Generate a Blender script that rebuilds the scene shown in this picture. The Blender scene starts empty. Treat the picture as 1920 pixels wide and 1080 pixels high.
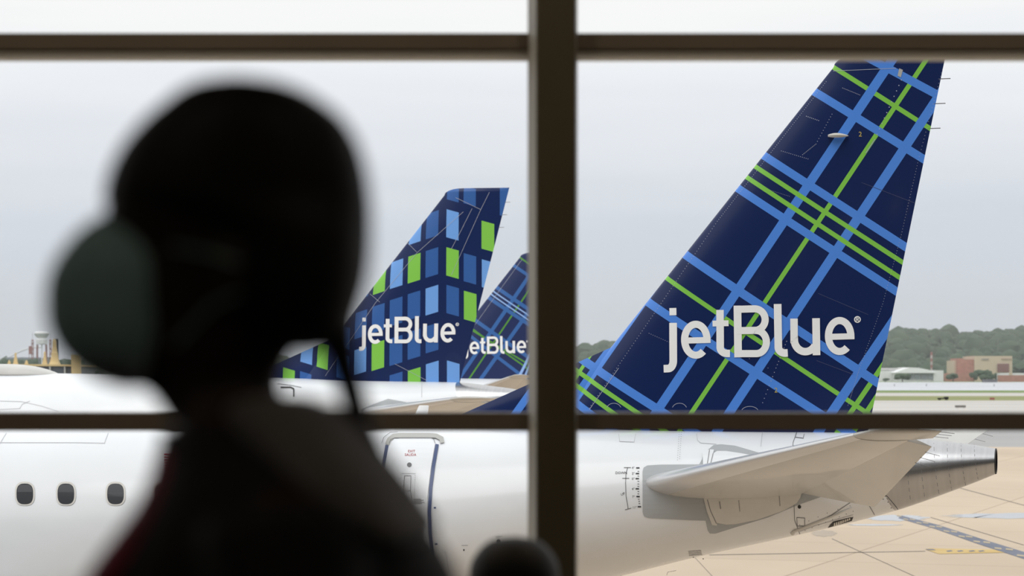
import bpy, bmesh, math, random
import numpy as np
from mathutils import Vector, Matrix, noise
random.seed(7)
PI = math.pi
sc = bpy.context.scene
C = sc.collection

# ------------------------------------------------------------------ camera
F = 85.0 / 36.0 * 1920.0      # focal length in pixels of the 1920 wide frame
CAMZ = 6.72                   # the terminal's upper level looks over the apron
HY = 702.0                    # row of the horizon
camd = bpy.data.cameras.new('camera')
cam = bpy.data.objects.new('camera', camd); C.objects.link(cam)
cam.location = (0, 0, CAMZ); cam.rotation_euler = (PI/2, 0, 0)
camd.lens = 85; camd.sensor_width = 36; camd.shift_y = (HY-540.0)/1920.0
camd.clip_start = 0.05; camd.clip_end = 9000
camd.dof.use_dof = True; camd.dof.focus_distance = 36.0; camd.dof.aperture_fstop = 2.9
sc.camera = cam

# ------------------------------------------------------------------ world: bright overcast
w = bpy.data.worlds.new('overcast_sky'); sc.world = w; w.use_nodes = True
nt = w.node_tree; nt.nodes.clear()
N = nt.nodes.new; L = nt.links.new
tc = N('ShaderNodeTexCoord'); sp = N('ShaderNodeSeparateXYZ'); L(tc.outputs['Generated'], sp.inputs[0])
mp = N('ShaderNodeMapping'); mp.inputs['Scale'].default_value = (2.2, 2.2, 26); L(tc.outputs['Generated'], mp.inputs[0])
nz = N('ShaderNodeTexNoise'); nz.inputs['Scale'].default_value = 1.6; nz.inputs['Detail'].default_value = 4; L(mp.outputs[0], nz.inputs['Vector'])
ns = N('ShaderNodeMath'); ns.operation = 'MULTIPLY_ADD'; ns.inputs[1].default_value = 0.05; ns.inputs[2].default_value = -0.025; L(nz.outputs[0], ns.inputs[0])
ad = N('ShaderNodeMath'); ad.operation = 'ADD'; L(sp.outputs[2], ad.inputs[0]); L(ns.outputs[0], ad.inputs[1])
mr = N('ShaderNodeMapRange'); mr.inputs['From Min'].default_value = -0.01; mr.inputs['From Max'].default_value = 0.17; L(ad.outputs[0], mr.inputs[0])
cr = N('ShaderNodeValToRGB'); e = cr.color_ramp.elements
stops = [(0.0, (.66, .70, .765)), (0.2, (.67, .71, .78)), (0.38, (.70, .745, .82)), (0.52, (.80, .83, .89)), (0.72, (.90, .92, .97)), (0.9, (1.0, 1.0, 1.0)), (1.0, (1, 1, 1))]
while len(e) < len(stops): e.new(0.5)
for el, (p, c) in zip(e, stops): el.position = p; el.color = (*c, 1)
L(mr.outputs[0], cr.inputs[0])
st = N('ShaderNodeMapRange'); st.inputs['From Min'].default_value = 0.15; st.inputs['From Max'].default_value = 0.75
st.inputs['To Min'].default_value = 1.0; st.inputs['To Max'].default_value = 1.42; L(sp.outputs[2], st.inputs[0])
bg = N('ShaderNodeBackground'); L(cr.outputs[0], bg.inputs[0]); L(st.outputs[0], bg.inputs[1])
ow = N('ShaderNodeOutputWorld'); L(bg.outputs[0], ow.inputs[0])

# soft sun behind thin cloud
sd = bpy.data.lights.new('sun', 'SUN'); sd.energy = 0.75; sd.angle = math.radians(40); sd.color = (1, .99, .97)
so = bpy.data.objects.new('sun', sd); C.objects.link(so); so.rotation_euler = (math.radians(38), 0, math.radians(-25)); so.location = (0, 0, 60)

sc.view_settings.view_transform = 'Standard'; sc.view_settings.look = 'None'
sc.view_settings.exposure = 0.0; sc.view_settings.gamma = 1.0; sc.view_settings.use_curve_mapping = False
try:
    sc.cycles.max_bounces = 8; sc.cycles.transparent_max_bounces = 12
except Exception: pass

# ------------------------------------------------------------------ helpers
def lin(r, g, b):
    f = lambda c: (c/255/12.92) if c/255 <= .04045 else ((c/255+.055)/1.055)**2.4
    return (f(r), f(g), f(b))
def mat(name, col, rough=.5, metal=0, coat=0, spec=.5, bump=None, vary=None, emit=None):
    m = bpy.data.materials.new(name); m.use_nodes = True
    t = m.node_tree; b = t.nodes['Principled BSDF']
    b.inputs['Base Color'].default_value = (*col, 1); b.inputs['Roughness'].default_value = rough
    b.inputs['Metallic'].default_value = metal; b.inputs['Coat Weight'].default_value = coat
    b.inputs['Coat Roughness'].default_value = .06; b.inputs['Specular IOR Level'].default_value = spec
    if vary:   # (scale xyz, amount, detail)
        tcn = t.nodes.new('ShaderNodeTexCoord'); mpn = t.nodes.new('ShaderNodeMapping'); mpn.inputs['Scale'].default_value = vary[0]
        n = t.nodes.new('ShaderNodeTexNoise'); n.inputs['Scale'].default_value = 1; n.inputs['Detail'].default_value = vary[2] if len(vary) > 2 else 4
        r = t.nodes.new('ShaderNodeMapRange'); r.inputs['From Min'].default_value = .3; r.inputs['From Max'].default_value = .7
        r.inputs['To Min'].default_value = 1-vary[1]; r.inputs['To Max'].default_value = 1+vary[1]*.4
        mx = t.nodes.new('ShaderNodeMix'); mx.data_type = 'RGBA'; mx.blend_type = 'MULTIPLY'; mx.inputs[0].default_value = 1
        mx.inputs[6].default_value = (*col, 1)
        t.links.new(tcn.outputs['Object'], mpn.inputs[0]); t.links.new(mpn.outputs[0], n.inputs['Vector'])
        t.links.new(n.outputs[0], r.inputs[0]); t.links.new(r.outputs[0], mx.inputs[7]); t.links.new(mx.outputs[2], b.inputs['Base Color'])
        if bump:
            bp = t.nodes.new('ShaderNodeBump'); bp.inputs['Strength'].default_value = bump; bp.inputs['Distance'].default_value = .05
            t.links.new(n.outputs[0], bp.inputs['Height']); t.links.new(bp.outputs[0], b.inputs['Normal'])
    return m
def tag(o, label=None, cat=None, group=None, kind=None):
    if label: o['label'] = label
    if cat: o['category'] = cat
    if group: o['group'] = group
    if kind: o['kind'] = kind
    return o
def empty(name, loc=(0, 0, 0), rz=0, matrix=None):
    o = bpy.data.objects.new(name, None); C.objects.link(o); o.empty_display_size = .2
    if matrix is not None: o.matrix_world = matrix
    else: o.matrix_world = Matrix.Translation(loc) @ Matrix.Rotation(rz, 4, 'Z')
    return o
INV = {}
def obj(name, data, m, parent=None, smooth=True, world=False):
    """link a bmesh or mesh as one object; world=True: coordinates are world ones"""
    if isinstance(data, bmesh.types.BMesh):
        me = bpy.data.meshes.new(name); data.to_mesh(me); data.free()
    else: me = data
    for mm in (m if isinstance(m, (list, tuple)) else [m]): me.materials.append(mm)
    if smooth:
        for p in me.polygons: p.use_smooth = True
        try: me.set_sharp_from_angle(angle=math.radians(38))
        except Exception: pass
    o = bpy.data.objects.new(name, me); C.objects.link(o)
    if parent is not None:
        o.parent = parent
        if world:
            root = parent
            while root.parent: root = root.parent
            me.transform(root.matrix_world.inverted())
    return o
def box(bm, x0, x1, y0, y1, z0, z1, mi=0):
    vs = [bm.verts.new((x, y, z)) for z in (z0, z1) for y in (y0, y1) for x in (x0, x1)]
    for f in ((0, 2, 3, 1), (4, 5, 7, 6), (0, 1, 5, 4), (2, 6, 7, 3), (0, 4, 6, 2), (1, 3, 7, 5)):
        fc = bm.faces.new([vs[i] for i in f]); fc.material_index = mi
    return bm
def bxo(name, d, m, parent=None, bevel=0, world=False):
    bm = bmesh.new(); box(bm, *d)
    if bevel: bmesh.ops.bevel(bm, geom=bm.edges[:], offset=bevel, segments=2, affect='EDGES')
    return obj(name, bm, m, parent, world=world)
def tube(bm, pts, r, n=8, mi=0, cap=True):
    pts = [Vector(p) for p in pts]; rs = r if isinstance(r, (list, tuple)) else [r]*len(pts)
    rings = []; up = Vector((0, 0, 1))
    for i, p in enumerate(pts):
        d = (pts[min(i+1, len(pts)-1)]-pts[max(i-1, 0)]).normalized()
        a = d.cross(up)
        if a.length < 1e-3: a = d.cross(Vector((1, 0, 0)))
        a.normalize(); b = a.cross(d)
        rings.append([bm.verts.new(p+(a*math.cos(t)+b*math.sin(t))*rs[i]) for t in [2*PI*k/n for k in range(n)]])
    for i in range(len(rings)-1):
        for k in range(n):
            f = bm.faces.new([rings[i][k], rings[i][(k+1) % n], rings[i+1][(k+1) % n], rings[i+1][k]]); f.material_index = mi
    if cap:
        bm.faces.new(rings[0]); bm.faces.new(rings[-1][::-1])
    return bm
def loft(bm, rings, closed=True, cap=True, mi=0):
    R = [[bm.verts.new(p) for p in r] for r in rings]; n = len(R[0])
    for i in range(len(R)-1):
        for k in range(n if closed else n-1):
            f = bm.faces.new([R[i][k], R[i][(k+1) % n], R[i+1][(k+1) % n], R[i+1][k]]); f.material_index = mi
    if cap and closed: bm.faces.new(R[0][::-1]); bm.faces.new(R[-1])
    return bm
def fixn(bm): bmesh.ops.recalc_face_normals(bm, faces=bm.faces[:]); return bm
def lathe(bm, prof, cx, cy, n=24):
    loft(bm, [[(cx+r*math.cos(2*PI*k/n), cy+r*math.sin(2*PI*k/n), z) for k in range(n)] for r, z in prof]); return bm
def W(px, py, Y):     # world point on the sight line through a photo pixel, at depth Y
    return Vector(((px-960)*Y/F, Y, CAMZ+(HY-py)*Y/F))
def interp(xs, ys):
    xs = np.array(xs, float); ys = np.array(ys, float); d = np.diff(ys)/np.diff(xs)
    m = np.zeros(len(xs)); m[0] = d[0]; m[-1] = d[-1]
    for i in range(1, len(xs)-1):
        m[i] = 0 if d[i-1]*d[i] <= 0 else 2*d[i-1]*d[i]/(d[i-1]+d[i])
    def f(x):
        x = np.clip(x, xs[0], xs[-1]); i = np.clip(np.searchsorted(xs, x, side='right')-1, 0, len(xs)-2)
        h = xs[i+1]-xs[i]; t = (x-xs[i])/h
        return (2*t**3-3*t**2+1)*ys[i]+(t**3-2*t**2+t)*h*m[i]+(-2*t**3+3*t**2)*ys[i+1]+(t**3-t**2)*h*m[i+1]
    return f

# ------------------------------------------------------------------ materials
M = {}
M['white'] = mat('white_aircraft_paint', (.77, .79, .82), .32, coat=.5, vary=((.5, .5, 1.2), .06))
M['panel'] = mat('off_white_panel_paint', (.66, .64, .61), .4, coat=.2, vary=((2, 2, 2), .08))
M['stab'] = mat('light_grey_stabiliser_paint', (.53, .52, .50), .38, coat=.3, vary=((1.5, .6, 1), .1))
M['scuff'] = mat('grey_scuff_paint', (.40, .42, .44), .45, coat=.1, vary=((2, 2, 2), .06))
M['bare'] = mat('bare_brushed_metal', (.46, .46, .47), .27, metal=1, vary=((14, .6, 1.2), .10))
M['lip'] = mat('polished_leading_edge', (.72, .72, .73), .28, metal=.6)
M['dark'] = mat('dark_recess', (.012, .012, .014), .6)
M['line'] = mat('panel_seam_grey', (.16, .16, .17), .7)
M['pale'] = mat('pale_seam_on_blue', (.42, .45, .55), .6)
M['faint'] = mat('faint_seam_on_white', (.50, .50, .52), .7)
M['black'] = mat('black_marking', (.015, .015, .02), .5)
M['red'] = mat('red_marking', (.40, .03, .05), .5)
M['navyp'] = mat('navy_marking', (.022, .05, .16), .35, coat=.3)
M['rail'] = mat('door_sill_grey', (.42, .42, .40), .5)
M['letter'] = mat('white_lettering', (.90, .91, .92), .35, coat=.3)
M['cabin'] = mat('dark_cabin_window', (.014, .017, .022), .08, spec=.35)
M['rim'] = mat('window_rim', (.62, .60, .56), .4)
M['tyre'] = mat('tyre_rubber', (.02, .02, .02), .8)
M['yellowp'] = mat('yellow_marking', (.55, .42, .10), .5)

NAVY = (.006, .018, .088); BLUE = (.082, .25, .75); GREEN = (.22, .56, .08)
def livery(name, items, base=NAVY):
    """items: ('line', (u0,z0),(u1,z1), width, colour) or ('patch', u0,u1,zt,zb,slope,colour): paint on the fin, object space"""
    m = bpy.data.materials.new(name); m.use_nodes = True; t = m.node_tree; b = t.nodes['Principled BSDF']
    b.inputs['Roughness'].default_value = .25; b.inputs['Coat Weight'].default_value = .05; b.inputs['Coat Roughness'].default_value = .08; b.inputs['Specular IOR Level'].default_value = .3
    nn = t.nodes.new; ll = t.links.new
    tcn = nn('ShaderNodeTexCoord'); sx = nn('ShaderNodeSeparateXYZ'); ll(tcn.outputs['Object'], sx.inputs[0])
    def mth(op, a, bb, c=None):
        q = nn('ShaderNodeMath'); q.operation = op
        for i, v in enumerate((a, bb, c)):
            if v is None: continue
            if isinstance(v, (int, float)): q.inputs[i].default_value = v
            else: ll(v, q.inputs[i])
        return q.outputs[0]
    col = None; X = sx.outputs[0]; Z = sx.outputs[2]
    for it in items:
        if it[0] == 'line':
            _, a, bb, wd, c = it
            d = Vector((bb[0]-a[0], bb[1]-a[1])).normalized(); n = (-d[1], d[0]); c0 = n[0]*a[0]+n[1]*a[1]
            s = mth('MULTIPLY_ADD', X, n[0], -c0); s = mth('MULTIPLY_ADD', Z, n[1], s); s = mth('ABSOLUTE', s, None)
            k = mth('LESS_THAN', s, wd/2)
        else:
            _, u0, u1, zt, zb, sl, c = it
            a1 = mth('ABSOLUTE', mth('SUBTRACT', X, (u0+u1)/2), None); k1 = mth('LESS_THAN', a1, abs(u1-u0)/2)
            s = mth('MULTIPLY_ADD', X, sl, Z); s = mth('SUBTRACT', s, (zt+zb)/2+sl*u0); s = mth('ABSOLUTE', s, None)
            k = mth('MULTIPLY', k1, mth('LESS_THAN', s, abs(zt-zb)/2))
        mx = nn('ShaderNodeMix'); mx.data_type = 'RGBA'; ll(k, mx.inputs[0])
        if col is None: mx.inputs[6].default_value = (*base, 1)
        else: ll(col, mx.inputs[6])
        mx.inputs[7].default_value = (*c, 1); col = mx.outputs[2]
    ll(col, b.inputs['Base Color'])
    return m

# ------------------------------------------------------------------ the aircraft model (local: x aft, y to the far side, z up)
class Frame:
    """where an airliner stands, and sight lines expressed in its own coordinates"""
    def __init__(s, ox, oy, oz, yaw, pitch=0.0):
        s.M = Matrix.Translation((ox, oy, oz)) @ Matrix.Rotation(-yaw, 4, 'Z') @ Matrix.Rotation(pitch, 4, 'Y')
        I = s.M.inverted(); s.I = I; s.o = I @ Vector((0, 0, CAMZ)); s.R = I.to_3x3()
    def ray(s, px, py): return s.R @ Vector(((px-960)/F, 1, (HY-py)/F))
    def at(s, px, py, v=0.0):
        d = s.ray(px, py); t = (v-s.o.y)/d.y; return s.o+d*t
F1 = Frame(3.59, 37.0, 0, math.radians(15))
P = lambda px, py, v=0.0: F1.at(px, py, v)

# side outline of the rear body, then the standard barrel and the nose ahead of the frame
crown = [(1866, 841), (1820, 833), (1760, 826), (1628, 812), (1450, 808), (1250, 804), (1085, 800)]
belly = [(1869, 888), (1840, 900), (1790, 919), (1685, 956), (1600, 979), (1510, 1000), (1300, 1046), (1165, 1080), (1085, 1099)]
cp = sorted([(P(x, y).x, P(x, y).z) for x, y in crown]); bp_ = sorted([(P(x, y).x, P(x, y).z) for x, y in belly])
cp = [(-30.2, 4.05), (-29.6, 4.6), (-28.5, 5.05), (-27, 5.6), (-25, 5.95), (-23, 6.0), (-8, 6.0)]+cp
bp_ = [(-30.2, 3.45), (-29.6, 2.9), (-28.5, 2.4), (-27, 2.0), (-25, 1.86), (-23, 1.84), (-12, 1.84), (-9, 1.98), (-6, 2.42)]+bp_
zt = interp(*zip(*cp)); zb = interp(*zip(*bp_))
hw = interp([-30.2, -29.6, -28.5, -27, -25, -23, -9, -6, -4, -2.6, -.8, 1.6, 3, 3.9], [.3, .85, 1.35, 1.7, 1.93, 1.975, 1.975, 1.85, 1.64, 1.42, 1.1, .70, .43, .19])
UEND = P(1868, 865).x
def fus_pt(u, a, off=0.0):
    c = (zt(u)+zb(u))/2; h = (zt(u)-zb(u))/2
    return Vector((u, -(hw(u)+off)*math.cos(a), c+(h+off)*math.sin(a)))
def on_body(px, py, off=0.006, fr=None):
    fr = fr or F1; o = fr.o; d = fr.ray(px, py); L0 = -o.y
    t = np.linspace(L0-3.5, L0+6, 220); 
    def g(t):
        x = o.x+d.x*t; y = o.y+d.y*t; z = o.z+d.z*t; h = (zt(x)-zb(x))/2; c = (zt(x)+zb(x))/2
        return (y/hw(x))**2+((z-c)/h)**2-1
    G = g(t); i = np.where(G < 0)[0]
    if len(i) == 0: tt = t[np.argmin(G)]
    else:
        a, b = t[max(i[0]-1, 0)], t[i[0]]
        for _ in range(14):
            m_ = (a+b)/2
            if g(m_) < 0: b = m_
            else: a = m_
        tt = (a+b)/2
    p = Vector((o.x+d.x*tt, o.y+d.y*tt, o.z+d.z*tt)); h = (zt(p.x)-zb(p.x))/2; c = (zt(p.x)+zb(p.x))/2
    n = Vector((0, p.y/hw(p.x)**2, (p.z-c)/h**2)).normalized()
    return p+n*off
# fin planform
TT, TB = P(1775, 94), P(1627, 812)          # trailing edge
LK, LT = P(1145, 652), P(1563, 126)         # leading edge
slope_le = (LT.x-LK.x)/(LT.z-LK.z); slope_te = (TT.x-TB.x)/(TT.z-TB.z)
ZTOP = TT.z
def fin_le(z):
    x = LK.x+(z-LK.z)*slope_le
    if z > LT.z:
        k = min((z-LT.z)/(ZTOP-LT.z), 1); x = LT.x+(1-math.sqrt(max(0, 1-k*k)))*.52
    return x
def fin_te(z): return TB.x+(z-TB.z)*slope_te
def foil(s): s = min(max(s, 0), 1); return (2.969*math.sqrt(s)-1.26*s-3.516*s*s+2.843*s**3-1.036*s**4)   # half thickness per unit of thickness ratio x5
SHEAR = {}
def widen(k, u, z, inv=False):
    d = k*max(0, z-TB.z)
    if d == 0: return u
    a, b = fin_le(z), fin_te(z)
    if inv: return a+(u-a)*(b-a)/(b-a+d)
    return a+(u-a)*(b-a+d)/(b-a)
def fin_y(u, z):
    a, b = fin_le(z), fin_te(z); return max(.004, .105*.5*(b-a)*foil((u-a)/(b-a)))
def on_fin(px, py, off=.006, fr=None):
    fr = fr or F1; v = -.12; k = SHEAR.get(id(fr), 0)
    for _ in range(5):
        p = fr.at(px, py, v); v = -fin_y(widen(k, p.x, p.z, True), p.z)-off
    return fr.at(px, py, v)

def cut_grid(bm, g):
    xs = [v.co.x for v in bm.verts]; ys = [v.co.y for v in bm.verts]
    for ax, lo, hi in ((0, min(xs), max(xs)), (1, min(ys), max(ys))):
        k = math.ceil(lo/g)*g+.0137
        while k < hi:
            co = [0, 0, 0]; no = [0, 0, 0]; co[ax] = k; no[ax] = 1
            bmesh.ops.bisect_plane(bm, geom=bm.verts[:]+bm.edges[:]+bm.faces[:], plane_co=co, plane_no=no); k += g
def flat_poly(polys, g=None):
    bm = bmesh.new()
    for poly in polys:
        try: bm.faces.new([bm.verts.new((x, y, 0)) for x, y in poly])
        except ValueError: pass
    bmesh.ops.triangulate(bm, faces=bm.faces[:])
    if g: cut_grid(bm, g)
    return bm
def wrap(bm, fn, off, thick=0, flip=None):
    for v in bm.verts: v.co = fn(v.co.x, v.co.y, off+v.co.z)
    bmesh.ops.recalc_face_normals(bm, faces=bm.faces[:])
    s = sum((f.normal.y*f.calc_area() for f in bm.faces))
    if s > 0: bmesh.ops.reverse_faces(bm, faces=bm.faces[:])
    return bm
def strip(pts, wd, step=6, closed=False):
    """flat ribbon of given width along a polyline, as small quads"""
    P_ = [Vector((x, y)) for x, y in pts]
    if closed: P_.append(P_[0])
    P_ = [p for i, p in enumerate(P_) if i == 0 or (p-P_[i-1]).length > .15]
    Q = []
    for a, b in zip(P_, P_[1:]):
        n = max(1, int((b-a).length/step))
        for k in range(n): Q.append(a.lerp(b, k/n))
    Q.append(P_[-1]); out = []; S = []
    for i, p in enumerate(Q):
        d1 = (p-Q[i-1]) if i else (Q[1]-p); d2 = (Q[i+1]-p) if i < len(Q)-1 else d1
        d1 = d1.normalized(); d2 = d2.normalized(); d = (d1+d2)
        if d.length < .2: d = d2.copy()
        d.normalize(); n = Vector((-d.y, d.x)); c = max(.5, d.dot(d2)); S.append((p+n*wd/2/c, p-n*wd/2/c))
    return [[S[i][0], S[i+1][0], S[i+1][1], S[i][1]] for i in range(len(S)-1)]
def quads(qs, g=None):
    bm = bmesh.new()
    for q in qs: bm.faces.new([bm.verts.new((p[0], p[1], p[2] if len(p) > 2 else 0)) for p in q])
    bmesh.ops.remove_doubles(bm, verts=bm.verts[:], dist=1e-4)
    if g: cut_grid(bm, g)
    return bm
def lines(list_of_pts, wd, step=8):
    q = []
    for p in list_of_pts: q += strip(p, wd, step)
    return quads(q)
def arc(cx, cy, rx, ry, a0, a1, n=18):
    return [(cx+rx*math.cos(math.radians(a0+(a1-a0)*k/n)), cy-ry*math.sin(math.radians(a0+(a1-a0)*k/n))) for k in range(n+1)]
def seams(pts_list, wd, step=8): return [lines([p], wd, step) for p in pts_list]
def dots(pts, n, r):
    """small square rivets along a line"""
    q = []
    for k in range(n+1):
        t = k/n*(len(pts)-1); i = min(int(t), len(pts)-2); a = Vector(pts[i]); b = Vector(pts[i+1]); p = a.lerp(b, t-i)
        q.append([(p.x-r, p.y-r), (p.x+r, p.y-r), (p.x+r, p.y+r), (p.x-r, p.y+r)])
    return q
def rect(x0, y0, x1, y1): return [(x0, y0), (x1, y0), (x1, y1), (x0, y1)]
def rrect(cx, cy, rx, ry, n=28, e=2.8):
    out = []
    for k in range(n):
        a = 2*PI*k/n; c, s = math.cos(a), math.sin(a)
        out.append((cx+rx*math.copysign(abs(c)**(2/e), c), cy+ry*math.copysign(abs(s)**(2/e), s)))
    return out
def text_bm(s, x, y, size, rot=0, align='CENTER', g=4):
    cu = bpy.data.curves.new('t', 'FONT'); cu.body = s; cu.size = size; cu.align_x = align; cu.align_y = 'CENTER'; cu.resolution_u = 2
    o = bpy.data.objects.new('t', cu); C.objects.link(o); dg = bpy.context.evaluated_depsgraph_get()
    me = bpy.data.meshes.new_from_object(o.evaluated_get(dg)); bm = bmesh.new(); bm.from_mesh(me)
    bpy.data.objects.remove(o); bpy.data.curves.remove(cu); bpy.data.meshes.remove(me)
    c, sn = math.cos(rot), math.sin(rot)
    for v in bm.verts:
        X, Yv = v.co.x, -v.co.y; v.co = (x+X*c-Yv*sn, y+X*sn+Yv*c, 0)
    if g: cut_grid(bm, g)
    return bm
def merge(bms):
    out = bmesh.new()
    for b in bms:
        me = bpy.data.meshes.new('x'); b.to_mesh(me); b.free(); out.from_mesh(me); bpy.data.meshes.remove(me)
    return out

# the word on the fin, drawn as strokes in photo pixels of the nearest tail
def z4(pts): return [(1080+x/3, 480+y/3) for x, y in pts]
def word_strokes():
    s = []
    cnt = [0]
    def st(pts, wd):
        cnt[0] += 1; s.extend([[(p[0], p[1], cnt[0]*.0009) for p in q_] for q_ in strip(z4(pts), wd/3, 3)])
    s.append(z4([(525, 293), (564, 292), (565, 333), (526, 334)]))
    st([(546, 376), (547, 585)]+arc(519, 590, 28, 43, 0, -90, 10)+[(493, 634)], 43)
    for cx, cy in ((674, 471), (1483, 450)):
        st(arc(cx, cy, 63, 87, 4, 312, 40), 40)
        st([(cx-62, cy+5), (cx+83, cy+1)], 34)
    st([(810, 303), (811, 512)]+arc(850, 514, 39, 34, 180, 268, 10)+[(866, 548)], 42)
    st([(768, 380), (858, 378)], 33)
    st([(908, 279), (912, 570)], 43)
    st([(900, 300), (1005, 297)]+arc(1005, 358, 59, 61, 90, -90, 18)+[(905, 420)], 40)
    st([(905, 420), (1015, 418)]+arc(1015, 484, 56, 65, 90, -90, 18)+[(905, 549)], 40)
    st([(1134, 270), (1138, 510)]+arc(1176, 513, 38, 33, 180, 268, 10)+[(1191, 545)], 43)
    st([(1226, 352), (1227, 470)]+arc(1290, 470, 62, 68, 180, 330, 20), 42)
    st([(1350, 350), (1353, 558)], 43)
    s.extend(strip(z4(arc(1583, 357, 16, 16, 0, 360, 24)), 2.0, 2))
    st([(1577, 347), (1577, 367)], 4); st([(1577, 349), (1586, 349), (1589, 353), (1586, 358), (1577, 358)], 4); st([(1583, 358), (1590, 367)], 4)
    return s
WORD = word_strokes()

def line_items(fr, rows, k):
    out = []
    for (a, b, wd, c) in rows:
        p, q = fr.at(*a, -.12), fr.at(*b, -.12); out.append(('line', (p.x, p.z), (q.x, q.z), wd/k, c))
    return out
B_, G_ = BLUE, GREEN
rows1 = [((1738, 107), (1303, 768), 8.5, G_), ((1655, 683), (1603, 760), 9, G_), ((1642, 744), (1627, 767), 9, G_), ((1097, 677), (1085, 697), 7, G_),
         ((1568, 129), (1745, 241), 8.5, G_), ((1250, 522), (1613, 767), 8.5, G_),
         ((1622, 105), (1758, 177), 15, B_), ((1526, 171), (1732, 298), 15, B_), ((1434, 293), (1699, 464), 15, B_), ((1386, 355), (1681, 547), 15, B_),
         ((1288, 480), (1643, 717), 16, B_), ((1215, 567), (1523, 767), 16, B_), ((1117, 692), (1230, 763), 16, B_), ((1083, 757), (1100, 769), 14, B_),
         ((1675, 107), (1240, 763), 17, B_), ((1754, 186), (1373, 768), 17, B_), ((1668, 610), (1563, 767), 17, B_), ((1140, 657), (1090, 730), 18, B_), ((992, 737), (968, 772), 15, B_),
         ((1417, 313), (1692, 492), 8.5, G_), ((1401, 333), (1687, 521), 8.5, G_), ((1087, 700), (1193, 770), 8.5, G_), ((1087, 728), (1147, 770), 8.5, G_)]
LIV1 = livery('plaid_tail_paint', line_items(F1, rows1, 122.5))

def wing_loft(bm, r_le, r_te, t_le, t_te, s0, s1, c0, c1, th=.11, ns=6, nc=12, droop=0, tipround=False):
    """aerofoil sections between a root chord and a tip chord; spans s0..s1, chord fractions c0..c1"""
    rings = []
    for i in range(ns+1):
        s = s0+(s1-s0)*i/ns
        le = r_le.lerp(t_le, s); te = r_te.lerp(t_te, s); ch = (te-le).length; k = 1
        if tipround and i > ns-4:
            q = (i-(ns-3))/3; k = math.sqrt(max(.02, 1-q*q)); le = le.lerp(te, .45*q**2.2)
        up = []; dn = []
        for j in range(nc+1):
            f = c0+(c1-c0)*(1-math.cos(PI*j/nc))/2; p = le.lerp(te, f); y = th*.5*foil(f)*ch*k+.002
            if droop and f > c0: p = p-Vector((0, 0, (f-c0)*ch*droop))
            up.append(p+Vector((0, 0, y))); dn.append(p-Vector((0, 0, y)))
        rings.append(up+dn[::-1])
    loft(bm, rings); return bm
STAB = (P(1188, 911, -.85), P(1640, 908, -.85), P(1664, 801, -6.2), P(1766, 808, -6.2))
def mirror(bm):
    for v in bm.verts: v.co.y *= -1
    bmesh.ops.reverse_faces(bm, faces=bm.faces[:]); return bm
slant_co = P(1668, 930); slant_no = Vector((1, 0, .42)).normalized()

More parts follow.
